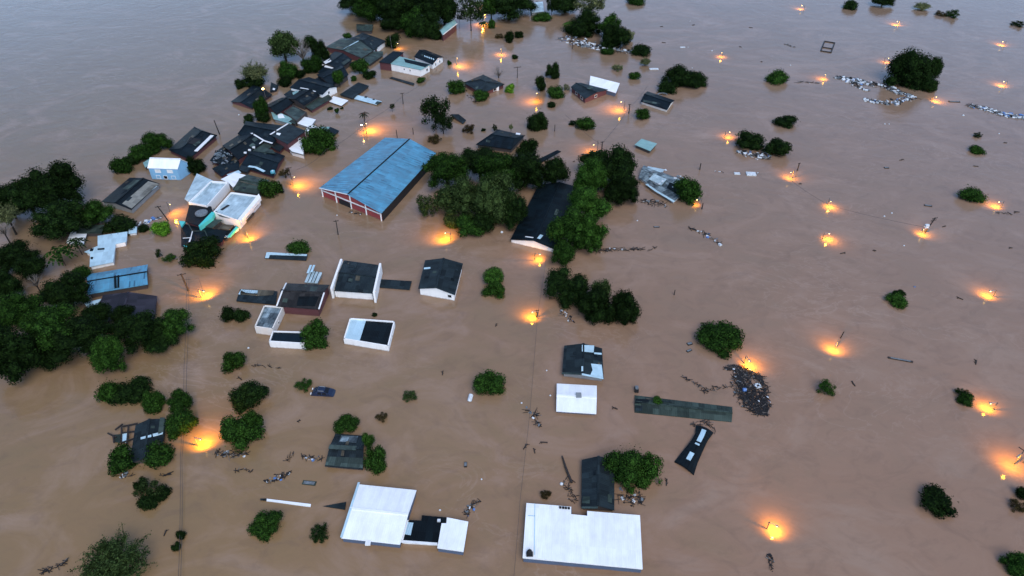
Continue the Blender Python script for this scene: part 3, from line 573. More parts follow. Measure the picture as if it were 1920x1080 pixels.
GROW = 1.0
for pts, z, mt, t in (([(607, 124), (627, 129), (613, 141), (596, 136)], 1.6, 'navy', 'dark lean-to wedged between the two upper navy roofs of the terrace'),
   ([(532, 177), (548, 166), (562, 172), (543, 185)], 1.3, 'slate', 'slate lean-to at the river side of the black patched roof'),
   ([(527, 185), (545, 179), (562, 187), (546, 194)], 1.4, 'black', 'black lean-to between the black patched roof and the teal lean-to'),
   ([(474, 283), (492, 268), (512, 272), (500, 282)], 1.5, 'greygreen', 'moss-grey lean-to behind the navy house with white stripe'),
   ([(446, 318), (463, 323), (472, 313), (455, 306)], 1.1, 'slate', 'slate lean-to between the navy slab and the white stripe house'),
   ([(425, 327), (447, 319), (452, 323), (434, 333)], 1.0, 'pale', 'small pale sheet roof uphill of the bright white factory roof'),
   ([(623, 99), (642, 92), (650, 97), (630, 104)], 1.4, 'slate', 'slate lean-to under the eave of the grey double roof'),
   ([(655, 118), (676, 110), (684, 116), (662, 126)], 1.1, 'black', 'black lean-to below the grey double roof on the street side'),
   ([(584, 152), (598, 144), (612, 150), (600, 158)], 1.8, 'black', 'black link roof behind the black house with white gable'),
   ([(418, 300), (430, 290), (448, 297), (440, 306)], 1.3, 'rust', 'rusty sheet roof inside the wrecked end of the terrace'),
   ([(502, 272), (520, 262), (536, 272), (524, 284)], 1.2, 'slate', 'slate yard roof below the dark red wall'),
   ([(541, 228), (556, 218), (566, 222), (552, 232)], 1.4, 'greygreen', 'grey-green lean-to by the white zigzag roof')):
    slab(t, pts, z, mt, qr.choice(('w_dark', 'w_maroon', 'w_grey')), name='shed', cat='shed')
# ---- houses in the upper middle
B_, ro, wp, pl = slab('white-walled house with teal-streaked roof, joined to a maroon block, top centre left', [(731, 119), (747, 105), (807, 121), (789, 131)], 2.7, 'teal', 'w_white', windows=[(2, .3, .9, .9, 1.3), (3, .35, .5, .6, 1.6), (3, .55, .5, .6, 1.6)], patches=[([(757, 110), (806, 121), (797, 126), (760, 117)], 'navy')])
slab('maroon block with flat navy roof left of the white-walled house', [(710, 116), (737, 96), (757, 98), (731, 119)], 3.0, 'navy', 'w_maroon')
H, ro, wp, pl = house('navy roof with white specks and a white windowed gable, right of the white-walled house', [(776, 106), (811, 121), (832, 107), (797, 93)], 2.0, 1.2, 'navy', 'w_white', windows=[(1, .3, .7, .9, 1.1), (1, .7, .7, .9, 1.1)])
m = MB()
for i in range(5): p = on_plane(796 + i * 4, 104 + i * 1.4, *pl[0]); m.bar(p, on_plane(797.5 + i * 4, 107 + i * 1.4, *pl[0]), .35, .06)
m.build('skylight', M['pale'], ro)
slab('narrow dark awash roof below the white-walled house', [(730, 146), (735, 144), (777, 156), (775, 160)], .25, 'slate', 'w_dark', name='shed', cat='shed')
H, ro, wp, pl = house('dark slate hip-roofed house with pinkish wall, alone below the lamp with two orange glows', [(869, 155), (903, 175), (946, 158), (906, 140)], 1.5, 1.1, 'slate', 'w_maroon', hip=.38, windows=[(1, .6, 1.2, .9, .8)])
m = MB(); p = P(932, 166, .7); m.box((p.x, p.y - .2, .5), 1.3, .6, 2); m.build('porch', M['w_white'], H)
H, ro, wp, pl = house('slate-roofed red house in front of the slanted white roof', [(1070, 163), (1097, 185), (1140, 168), (1089, 155)], 1.8, .7, 'slate', 'w_maroon', patches=[(0, [(1105, 161), (1113, 163), (1107, 168), (1100, 166)], 'grey')], windows=[(0, .35, 1.3, .9, 1.0), (0, .75, 1.6, .9, 1.0), (1, .5, 1.0, .9, 1.0)])
slab('slanted bright white roof behind the slate-roofed red house', [(1107, 142), (1162, 156), (1155, 174), (1105, 160)], [2.6, 2.6, 1.6, 1.6], 'white', 'w_navy')
H, ro, wp, pl = house('navy roof with pale stripe, in front of the pair of dark trees', [(1201, 190), (1251, 206), (1265, 188), (1214, 171)], 1.0, .8, 'navy', 'w_cream', patches=[(0, [(1206, 187), (1237, 193), (1236, 196), (1206, 191)], 'grey')])
m = MB(); c = on_plane(1242, 178, *pl[1]); m.tube([c + Vector((1.6 * math.cos(a), 1.2 * math.sin(a), .1)) for a in [i * .5 for i in range(10)]], .16, 5); m.build('torn_sheets', M['rub_g'], ro)
slab('small pale teal flat roof alone in open water', [(1190, 271), (1203, 260), (1232, 269), (1219, 283)], 1.1, 'teal', 'w_dark', name='shed', cat='shed')
H, ro, wp, pl = house('navy roof above the central tree mass with one white skylight', [(893, 271), (959, 280), (984, 254), (936, 243)], 1.4, 1.1, 'navy', 'w_dark', hip=.12, patches=[(1, [(968, 249), (976, 250), (975, 253), (967, 252)], 'white'), (0, [(912, 262), (920, 264), (918, 268), (911, 266)], 'grey')])
slab('long dark tilted plank-like roof at the right tip of the central trees', [(1006, 300), (1045, 281), (1052, 284), (1012, 306)], [.5, 1.5, 1.4, .4], 'black', 'w_dark', name='shed', cat='shed', walls=False)
slab('dark sloping roof piece by the tall slim tree', [(845, 214), (860, 214), (874, 225), (868, 232)], [1.3, 1.3, .4, .3], 'slate', 'w_dark', name='shed', cat='shed')
K_, ro, wp, pl = house('wrecked patchwork roof with pale fascia, half under a green tree', [(1198, 333), (1264, 378), (1302, 346), (1207, 310)], .8, .8, 'patchwork', 'w_white', patches=[(0, [(1216, 336), (1240, 348), (1250, 336), (1226, 326)], 'pale2'), (1, [(1206, 320), (1215, 312), (1246, 318), (1240, 326)], 'pale2'), (0, [(1250, 352), (1272, 364), (1282, 352), (1256, 342)], 'black')])
stripe(ro, [(1212, 345), (1230, 358), (1264, 378)], .7, 'pale', None, .85, 'fascia')
m = MB()
for i in range(16): p = on_plane(rnd.uniform(1205, 1285), rnd.uniform(318, 352), *pl[rnd.randint(0, 1)], off=.1); m.box(p, rnd.uniform(.4, 1.1), rnd.uniform(.4, .9), .15, Matrix.Rotation(rnd.uniform(0, 3), 3, 'Z'), rnd.randint(0, 1))
m.build('torn_sheets', [M['rub_w'], M['rub_g']], ro)
H, ro, wp, pl = house('maroon building with teal roof and pinkish edge at the edge of the top wood', [(830, 66), (857, 45), (848, 37), (822, 57)], 2.6, .8, 'teal', 'w_maroon')
stripe(ro, [(831, 65), (857, 44.5)], .5, 'w_cream', pl[0], name='gutter')
slab('pale lilac-grey roof between the top trees', [(994, 5), (1018, 3), (1020, 21), (997, 24)], 1.6, 'pale2', 'w_grey')
slab('dim teal roof glimpsed inside the top wood', [(762, 32), (776, 22), (781, 32), (768, 37)], 3.5, 'teal', 'w_dark')

# ---- curled roof sheet with a pale blue stripe
Lf = [(1305, 797), (1304, 812), (1296, 826), (1283, 842), (1264, 866)]; Rt = [(1338, 811), (1327, 826), (1318, 845), (1308, 868), (1301, 891)]
hs = [.35, 1.0, 1.1, .7, .2]; mb = MB(); rows = []
for i in range(5):
    a, b = P(*Lf[i], hs[i] * .5), P(*Rt[i], hs[i] * .5); r_ = []
    for k in range(7): q = a.lerp(b, k / 6); q.z = hs[i] * .5 + .45 * math.sin(math.pi * k / 6); r_.append(q)
    rows.append(r_)
for i in range(4):
    for k in range(6):
        q = [rows[i][k], rows[i][k + 1], rows[i + 1][k + 1], rows[i + 1][k]]; mb.face(q[::-1], [(k, i * 2), (k, i * 2 + 2), (k + 1, i * 2 + 2), (k + 1, i * 2)]); mb.face([p - Vector((0, 0, .12)) for p in q])
c0 = P(1302, 845); o = mb.build('roof_sheet', M['black'], None, (c0.x, c0.y, 0)); tag(o, 'curled black roof sheet with narrow waist and broken pale blue stripe, awash', 'roof sheet')
m = MB()
for (f0, f1) in ((.35, 1.75), (1.95, 2.1), (2.85, 3.45)):
    for s in range(6):
        def at(f): i = min(3, int(f)); t = f - i; return rows[i][3].lerp(rows[i + 1][3], t) + Vector((0, 0, .06))
        m.bar(at(f0 + (f1 - f0) * s / 6), at(f0 + (f1 - f0) * (s + 1) / 6), .8, .05)
m.build('stripe', M['pale'], o)
# ------------------------------------------------------------------ plants: crown meshes are built once, every plant is its own thing
def leaf_cloud(mb_v, mb_f, centres, norms, size, rg):
    n = len(centres); nr = norms + rg.normal(0, .48, (n, 3)); nr /= np.linalg.norm(nr, axis=1)[:, None] + 1e-9
    t = np.cross(nr, rg.normal(0, 1, (n, 3))); t /= np.linalg.norm(t, axis=1)[:, None] + 1e-9; b = np.cross(nr, t)
    s = (size * rg.uniform(.6, 1.4, n))[:, None]
    q = np.stack([centres - t * s, centres - b * s * .55 + nr * s * .1, centres + t * s, centres + b * s * .55 + nr * s * .1], 1)
    return q.reshape(-1, 3)
def np_mesh(name, quads, mat, extra=None):
    """quads: N*4 verts; extra: list of (verts, faces)"""
    nq = len(quads) // 4; V = [quads]; faces = [tuple(range(i * 4, i * 4 + 4)) for i in range(nq)]; off = len(quads)
    for ev, ef in (extra or []):
        V.append(ev); faces += [tuple(i + off for i in f) for f in ef]; off += len(ev)
    me = bpy.data.meshes.new(name); me.from_pydata(np.concatenate(V).tolist(), [], faces); me.materials.append(mat); me.update(); return me
def crown(seed, n, leaf, lobes, rl=(.34, .52), spread=.62, core=.8, wisps=0, flat=1.0):
    rg = np.random.default_rng(seed); C, Nn, ex = [], [], []
    k = 0; cs = []
    while k < lobes:
        d = rg.normal(0, 1, 3); d /= np.linalg.norm(d); 
        if d[2] < -.55: continue
        r = rg.uniform(*rl); c = d * spread * rg.uniform(.65, 1.08); cs.append((c, r)); k += 1
    cs.append((np.zeros(3), .58))
    tot = sum(r * r for c, r in cs)
    ob = MB(); ob.ball((0, 0, 0), 1, 10)
    for c, r in cs:
        m = int(n * r * r / tot); d = rg.normal(0, 1, (m, 3)); d /= np.linalg.norm(d, axis=1)[:, None]
        rr = r * (1 - .22 * rg.random(m) ** 2 + .10 * rg.normal(0, 1, m)); C.append(c + d * rr[:, None]); Nn.append(d)
        v = np.array(ob.v) * r * core + c; ex.append((v, ob.f))
    if wisps:
        d = rg.normal(0, 1, (wisps, 3)); d[:, 2] = np.abs(d[:, 2]) * .8; d /= np.linalg.norm(d, axis=1)[:, None]
        C.append(d * rg.uniform(.72, .98, wisps)[:, None]); Nn.append(d)
    C = np.concatenate(C); Nn = np.concatenate(Nn)
    k1 = np.percentile(np.abs(C), 98.5, axis=0); k1 = np.array([k1[:2].mean(), k1[:2].mean(), k1[2]]); C = C / k1; ex = [(v / k1, f) for v, f in ex]
    q = leaf_cloud(None, None, C, Nn, leaf, rg); q[:, 2] *= flat
    return np_mesh('crown', q, M['l_mid'], ex)
def sparse_crown(seed, n, leaf, nb=34, bare=False):
    """open crown: limbs that fork outwards with few leaves on them"""
    rg = np.random.default_rng(seed); mb = MB(); C = []
    for i in range(nb):
        d = rg.normal(0, 1, 3); d[2] = abs(d[2]) * .9 + .15; d /= np.linalg.norm(d); L = rg.uniform(.75, 1.05)
        p0 = Vector((0, 0, -.5)); p1 = Vector(d * L * .55) + Vector((0, 0, -.12)); p2 = Vector(d * L) + Vector(rg.normal(0, .07, 3))
        mb.tube([p0, p1, p2], [.035, .022, .006], 4, cap=False)
        for j in range(3):
            s = p1.lerp(p2, rg.uniform(.1, .9)); e = s + Vector(d * .25) + Vector(rg.normal(0, .16, 3)); mb.tube([s, e], [.014, .005], 3, cap=False)
            for k in range(max(1, n // nb // 3)): C.append(np.array(s.lerp(e, rg.random())) + rg.normal(0, .05, 3))
        for k in range(max(1, n // nb // 3)): C.append(np.array(p1.lerp(p2, rg.random())) + rg.normal(0, .06, 3))
    if bare: return np_mesh('branches', np.zeros((0, 3)), M['palewood'], [(np.array(mb.v), mb.f)])
    C = np.array(C); q = leaf_cloud(None, None, C, C / (np.linalg.norm(C, axis=1)[:, None] + 1e-6), leaf, rg)
    return np_mesh('crown', q, M['l_grey'], [(np.array(mb.v), mb.f)])
def palm_crown(seed, nf, broad=False):
    rg = np.random.default_rng(seed); mb = MB()
    for i in range(nf):
        a = i * 2 * math.pi / nf + rg.uniform(-.25, .25); up = rg.uniform(.15, .75); L = rg.uniform(.8, 1.05); pr = None; wd = .16 if broad else .11
        for s in range(7):
            t = s / 6; r = L * t; z = up * t * 1.5 - (up + .55) * t * t; c = Vector((math.cos(a) * r, math.sin(a) * r, z)); side = Vector((-math.sin(a), math.cos(a), 0)); h = wd * math.sin(math.pi * min(1, t * .85 + .12))
            cur = (c - side * h + Vector((0, 0, -h * .5)), c, c + side * h + Vector((0, 0, -h * .5)))
            if pr:
                if broad or s % 1 == 0:
                    k = 1.0 if broad else .78
                    mb.face([pr[0], pr[0].lerp(cur[0], k), pr[1].lerp(cur[1], k), pr[1]]); mb.face([pr[1], pr[1].lerp(cur[1], k), pr[2].lerp(cur[2], k), pr[2]])
            pr = cur
    return np_mesh('fronds', np.zeros((0, 3)), M['l_mid'], [(np.array(mb.v), mb.f)])
def trunk_mesh():
    mb = MB(); mb.tube([(0, 0, 0), (.01, .02, -.3), (-.01, 0, -.7), (0, 0, -1)], [.05, .065, .08, .10], 7)
    for i in range(5):
        a = i * 1.3; mb.tube([(0, 0, -.15 - .04 * i), (.2 * math.cos(a), .2 * math.sin(a), -.02), (.42 * math.cos(a), .42 * math.sin(a), .12)], [.04, .028, .012], 5)
    return mb.mesh('trunk', M['bark'])
TRUNK = trunk_mesh()
CR = {'bush': [crown(10 + i, 3200, .075, 10, (.30, .48), .60, .66, 50) for i in range(6)],
      'tree': [crown(30 + i, 7000, .052, 16, (.24, .42), .68, .66, 70) for i in range(6)],
      'big': [crown(50 + i, 13000, .037, 30, (.17, .34), .74, .66, 120) for i in range(5)],
      'open': [crown(70 + i, 3000, .055, 17, (.14, .28), .80, .40, 120) for i in range(3)],
      'grey': [sparse_crown(80 + i, 9500, .034, 84) for i in range(2)],
      'bare': [sparse_crown(90 + i, 0, .05, 26, True) for i in range(2)],
      'palm': [palm_crown(100, 24), palm_crown(101, 19)], 'banana': [palm_crown(110, 9, True), palm_crown(111, 7, True)]}
prnd = random.Random(5)
def plant(shape, mat, px, py, wd, ht, label, lift=None, name=None, cat=None, group=None, base=0.0):
    """px py wd ht: the crown's box in the photo. lift: crown centre over the water in metres"""
    name = name or {'bush': 'bush', 'banana': 'banana_plant', 'palm': 'palm_tree', 'bare': 'bare_tree', 'grey': 'tree'}.get(shape, 'tree')
    cat = cat or {'palm': 'palm', 'banana_plant': 'plant', 'bush': 'bush', 'bare_tree': 'tree', 'palm_tree': 'palm'}.get(name, 'tree' if 'tree' in name else 'plant')
    a0 = mpp(px, py); wd *= .93; ht *= .93; a = wd * a0 / 2; s = sinphi(px, py); c = math.sqrt(1 - s * s); hh = ht * a0 / 2
    b = math.sqrt(max(hh * hh - (a * s) ** 2, (.45 * a * c) ** 2)) / c; b = min(b, 1.7 * a)
    zc = lift if lift is not None else .42 * b
    v = P(px, py, zc + base); root = empty(name, (v.x, v.y, 0), label, cat, group)
    rz = prnd.uniform(0, 6.28)
    o = bpy.data.objects.new('fronds' if shape in ('palm', 'banana') else 'branches' if shape == 'bare' else 'crown', prnd.choice(CR[shape])); COL.objects.link(o)
    o.parent = root; o.location = (0, 0, zc + base); o.scale = (a, a, b if shape not in ('palm', 'banana') else a); o.rotation_euler = (0, 0, rz)
    if shape != 'bare': o.material_slots[0].link = 'OBJECT'; o.material_slots[0].material = M[mat]
    tr = bpy.data.objects.new('trunk', TRUNK); COL.objects.link(tr); tr.parent = root; tr.location = (0, 0, zc + base)
    k = a * (1.0 if shape not in ('palm', 'open', 'banana') else .55); tr.scale = (k, k, zc + 1.5) if shape not in ('palm', 'banana') else (min(k, 1.2), min(k, 1.2), zc + 1.5); tr.rotation_euler = (0, 0, rz)
    if shape not in ('palm', 'banana', 'grey', 'bare', 'open'): tr.scale = (k, k, max(b * .9, zc + 1.5))
    return root
D, MI, G, L, O, GY, BR = 'l_dark', 'l_mid', 'l_green', 'l_lime', 'l_olive', 'l_grey', 'l_brown'
pl_ = plant
# --- wood at the top edge
g = 'trees of the wood at the top edge'
pl_('big', D, 672, 6, 70, 40, 'dark tree at the left end of the top wood, over the river', 4, group=g)
pl_('big', MI, 700, 14, 70, 64, 'green-flecked tree at the left front of the top wood', 5, group=g)
pl_('big', D, 742, 8, 84, 60, 'dark tree behind the small dark roof at the foot of the top wood', 6, group=g)
pl_('big', D, 742, 40, 60, 40, 'low black tree just right of the small dark roof with pale sheet', 3, group=g)
pl_('tree', MI, 772, 44, 44, 56, 'slim green tree below the dim teal roof in the top wood', 5, group=g)
pl_('big', D, 800, 12, 80, 66, 'tall dark tree right of the dim teal roof in the top wood', 7, group=g)
pl_('big', D, 796, 50, 56, 52, 'black tree at the front edge of the top wood, above the white specks roof', 4, group=g)
pl_('tree', D, 832, 22, 50, 60, 'dark tree rising behind the maroon building at the top', 6, group=g)
pl_('bush', D, 819, 67, 28, 22, 'black round bush at the waterline left of the maroon building', group=g)
pl_('open', O, 882, 20, 46, 56, 'tall airy tree with bare trunk between maroon building and yellow lamp', 8)
pl_('open', D, 861, 33, 12, 12, 'small ball-headed sapling on a thin stem beside the maroon building', 4.5)
pl_('big', D, 955, 8, 96, 52, 'broad black tree right of the yellow lamp at the top edge', 5)
pl_('tree', MI, 921, 12, 34, 40, 'green tree lit by the yellow lamp at the top edge', 5)
pl_('bush', MI, 922, 46, 16, 18, 'small round bush right of the yellow reflections at the top', 1.2)
pl_('palm', MI, 906, 44, 26, 22, 'palm in front of the yellow lamp at the top', 3)
pl_('bush', G, 1018, 33, 38, 18, 'bright low bush under the lilac-grey roof')
pl_('tree', D, 1060, 6, 56, 42, 'dark tree at the top edge between lilac roof and debris bank', 4)
pl_('open', D, 1035, 6, 24, 40, 'thin tree with black stem right of the lilac-grey roof', 5)
pl_('big', D, 1094, 48, 66, 56, 'black tree at the left end of the debris bank', 3)
pl_('open', GY, 1108, 12, 56, 40, 'airy grey-green tree rising behind the debris bank', 7)
pl_('palm', G, 1066, 44, 30, 22, 'green palm at the left edge of the debris bank', 2.5)
pl_('tree', MI, 1146, 52, 44, 44, 'green tree in the middle of the debris bank', 4)
pl_('big', D, 1154, 74, 52, 52, 'black tree at the right half of the debris bank', 2.6)
pl_('open', GY, 1178, 68, 22, 26, 'small grey-green tree at the right of the debris bank', 2)
pl_('bush', D, 1202, 95, 42, 18, 'low spreading bush at the right tip of the debris bank')
pl_('bush', MI, 1140, 98, 26, 16, 'low bush in front of the debris bank')
pl_('bush', D, 955, 72, 20, 24, 'dark ragged bush in open water, middle of three below the top wood', 1.2)
pl_('bush', D, 973, 67, 17, 16, 'dark ragged bush in open water, right of three below the top wood')
pl_('open', BR, 937, 68, 18, 8, 'dark ragged bush in open water, left of three below the top wood', .6)
pl_('bush', D, 965, 108, 14, 10, 'tiny bush right of the lamp with two orange glows')
pl_('bush', MI, 842, 119, 9, 11, 'tiny bush at the corner of the roof with white specks')
pl_('bush', MI, 1190, 3, 36, 14, 'green bush cut by the top edge of the picture')
# --- upper left bank and terrace
pl_('tree', O, 531, 88, 60, 56, 'tall olive tree leaning over the river at upper left', 5.5)
pl_('tree', D, 582, 82, 26, 30, 'upright dark tree right of the leafless tree by the river', 5)
pl_('tree', D, 599, 98, 34, 36, 'dark tree against the gable with white sheets', 4)
pl_('bare', GY, 566, 98, 40, 52, 'leafless grey tree between the olive tree and the dark trees', 4, name='bare_tree')
pl_('bush', L, 611, 103, 14, 14, 'lime-green bush by the gable with white sheets', 1.5)
pl_('grey', GY, 479, 141, 52, 44, 'pale grey-green feathery tree by the glaring lamp', 2.6)
pl_('bush', D, 476, 153, 46, 24, 'dark undergrowth bush below the feathery grey tree')
pl_('bush', D, 450, 160, 22, 22, 'small dark bush at the river left of the glaring lamp')
pl_('tree', MI, 542, 134, 40, 36, 'green tree on the river side of the black house with white gable', 2)
pl_('tree', MI, 583, 122, 46, 36, 'green tree between the leafless tree and the upper navy roofs', 2)
pl_('bush', D, 536, 155, 28, 26, 'dark bush at the river end of the black house with white gable')
pl_('bush', D, 560, 140, 26, 20, 'small dark bush behind the black house with white gable')
pl_('bush', G, 635, 147, 20, 30, 'upright green tree on the navy roof of the upper terrace', 3.2, name='tree')
pl_('bush', MI, 673, 127, 32, 28, 'green tree between the grey shed roof and the navy roof with tree', 2, name='tree')
pl_('bush', D, 694, 142, 26, 20, 'dark bush cut by a pale pole, right of the upper terrace')
pl_('bush', MI, 664, 148, 13, 12, 'tiny round bush left of the bush cut by a pale pole')
pl_('bush', D, 738, 78, 28, 28, 'dark tree with a pale pole left of the maroon block', 2, name='tree')
pl_('bush', MI, 650, 68, 18, 12, 'small green bush left of the dark hip roof', 1.5)
pl_('bush', G, 789, 151, 19, 12, 'small green bush at the corner of the white-walled house')
pl_('tree', MI, 487, 202, 30, 42, 'tall green tree at the left gable of the terrace', 3)
pl_('bush', D, 492, 222, 30, 22, 'dark bush under the tall green tree of the terrace')
pl_('bush', D, 468, 225, 22, 22, 'round dark bush left of the tall green tree of the terrace')
pl_('tree', MI, 597, 269, 64, 60, 'big round tree by the cream triangle roof')
pl_('tree', D, 365, 314, 40, 38, 'round dark tree right of the light blue house')
pl_('bush', MI, 507, 358, 42, 44, 'green tree at the corner of the moss-grey roof', 1.4, name='tree')
pl_('bush', D, 524, 356, 18, 22, 'small dark bush touching the tree at the moss-grey roof corner')
pl_('open', BR, 534, 325, 20, 18, 'brownish twiggy bush around the pole above the warehouse lamp', 1.5, name='bush')
pl_('bush', D, 619, 204, 11, 8, 'tiny dark plant in the water below the bright white awash roof')
pl_('bush', MI, 632, 208, 10, 10, 'tiny green plant in the water below the bright white awash roof', .9)
pl_('bush', D, 641, 203, 7, 5, 'speck of a plant right of the two tiny plants at the white awash roof')
pl_('palm', D, 682, 214, 24, 14, 'small black palm beside the twin lamps', 3.5)
pl_('open', D, 735, 200, 12, 12, 'tangle of leaves caught on the power line above the warehouse', 1.8, name='bush')
pl_('big', MI, 293, 268, 50, 42, 'dark green tree on the river bank left of the holed roof', 2)
pl_('tree', MI, 264, 288, 46, 34, 'green tree on the river bank above the light blue house', 1.5)
pl_('bush', MI, 226, 315, 38, 40, 'leafy bush at the tip of the bank left of the light blue house')
pl_('bush', D, 246, 303, 30, 24, 'dark bush between the tip bush and the bank trees')
# --- left tree mass
g = 'trees of the left tree mass'
LM = [('big', D, 104, 350, 92, 84, 'tallest dark tree at the river side of the left tree mass', 6), ('big', D, 52, 374, 84, 74, 'dark tree at the left, second from the river of the tree mass', 5),
 ('big', D, 14, 378, 60, 70, 'dark tree cut by the left edge beside the river', 5), ('big', D, 118, 412, 110, 76, 'broad black tree below the tallest tree of the left mass', 4), ('big', MI, 176, 400, 66, 54, 'green tree left of the streaked grey and black roof', 3),
 ('grey', GY, 14, 408, 52, 56, 'pale grey tree at the left edge of the picture', 5), ('big', D, 30, 482, 84, 60, 'dark tree at the left edge beside the palms', 3), ('palm', MI, 110, 472, 76, 40, 'large palm left of the T-shaped roof', 4),
 ('palm', D, 142, 452, 50, 32, 'palm over the cream and grey roof', 4), ('tree', D, 60, 500, 60, 50, 'dark tree below the large palm', 3), ('big', D, 124, 548, 84, 70, 'dark tree left of the battered blue roof', 4), ('bush', MI, 152, 512, 34, 30, 'green bush touching the blue roof left end', 2),
 ('bare', GY, 66, 530, 40, 36, 'leafless grey tree inside the left mass', 4), ('big', MI, 36, 592, 96, 84, 'green tree at the left edge below the leafless tree', 6), ('big', MI, 100, 612, 110, 84, 'olive green tree in the middle of the left mass', 6),
 ('big', D, 22, 665, 110, 110, 'black tree at the bottom left of the left mass', 5), ('big', D, 150, 632, 110, 84, 'dark tree below the purple-brown roof', 5), ('big', G, 206, 668, 70, 84, 'bright green tree at the lower tip of the left mass', 3.5),
 ('big', D, 262, 622, 96, 80, 'dark tree in front of the purple-brown roof', 4), ('big', MI, 328, 608, 74, 62, 'round tree at the right tip of the left mass', 3), ('tree', D, 232, 590, 50, 40, 'dark tree against the purple-brown roof front', 4), ('tree', D, 300, 640, 66, 44, 'dark tree at the waterline, right part of the left mass', 2),
 ('tree', D, 180, 590, 56, 44, 'black tree between pale sliver and purple-brown roof', 4), ('big', D, 75, 660, 90, 70, 'dark tree at the lower left waterline', 3), ('bare', GY, 6, 432, 40, 40, 'pale leafless tree at the left edge', 4), ('big', D, 0, 540, 70, 70, 'dark tree cut by the left edge, middle', 4)]
for a in LM: pl_(*a[:4], a[4] * .93, a[5] * .93, *a[6:], group=g)
pl_('bush', D, 225, 425, 60, 22, 'dark scrub behind the T-shaped roof'); pl_('bush', D, 270, 428, 24, 10, 'low scrub under the blue debris')
pl_('bush', L, 301, 432, 38, 30, 'bright lime round bush at the left street')
pl_('open', MI, 316, 484, 26, 16, 'thin floating shrub below the bright lime bush', .7); pl_('open', D, 297, 476, 12, 18, 'small dark twig bush beside the thin floating shrub', .8)
pl_('tree', D, 385, 474, 84, 62, 'dome-shaped dark bush below the white ridge lines', name='bush', cat='bush')
# --- centre mass
g = 'trees of the central mass right of the warehouse'
CM = [('big', MI, 838, 322, 84, 70, 'green tree overhanging the warehouse corner', 5), ('big', D, 900, 300, 84, 54, 'dark tree at the upper left of the central mass', 5), ('big', O, 868, 372, 90, 84, 'olive tree in the lower left of the central mass', 5), ('big', MI, 930, 322, 90, 70, 'green tree in the middle of the central mass', 6),
 ('big', O, 930, 380, 80, 96, 'tall olive tree above the single white buoy', 5), ('big', D, 985, 320, 80, 72, 'dark tree left of the tilted plank-like roof', 5), ('big', D, 958, 396, 60, 62, 'black tree left of the hall roof', 4), ('open', O, 800, 388, 40, 44, 'open leafy branches below the warehouse right side', 2.5), ('tree', MI, 880, 425, 56, 44, 'bright green tree at the lamp, lower tip of the central mass', 2), ('tree', D, 1036, 322, 56, 56, 'black tree above the hall roof', 4), ('tree', D, 992, 282, 44, 42, 'dark tree at the right end of the navy roof with skylight', 3), ('bush', O, 846, 418, 30, 30, 'olive bush left of the bright green tree at the lamp'), ('tree', D, 905, 415, 50, 44, 'black tree behind the bright green lamp tree', 2.5)]
for a in CM: pl_(*a, group=g)
g = 'trees right of the hall roof'
RM = [('big', D, 1152, 320, 84, 84, 'tall black round tree right of the hall', 5), ('big', D, 1166, 358, 66, 56, 'black tree beside the wrecked patchwork roof', 3), ('big', G, 1106, 335, 56, 70, 'bright green narrow tree above the hall roof right side', 6), ('big', G, 1104, 384, 76, 70, 'bright green tree in the middle beside the hall roof', 5), ('big', MI, 1070, 430, 76, 84, 'green tree over the lower right of the hall roof', 5), ('big', G, 1100, 440, 64, 76, 'bright green tree at the driftwood line', 4), ('tree', MI, 1054, 478, 46, 48, 'green tree beside the lamp below the hall gable', 2.5), ('tree', D, 1112, 300, 50, 36, 'black tree behind the bright green narrow tree', 5)]
for a in RM: pl_(*a, group=g)
pl_('tree', MI, 1285, 361, 60, 62, 'round green tree covering the wrecked patchwork roof')
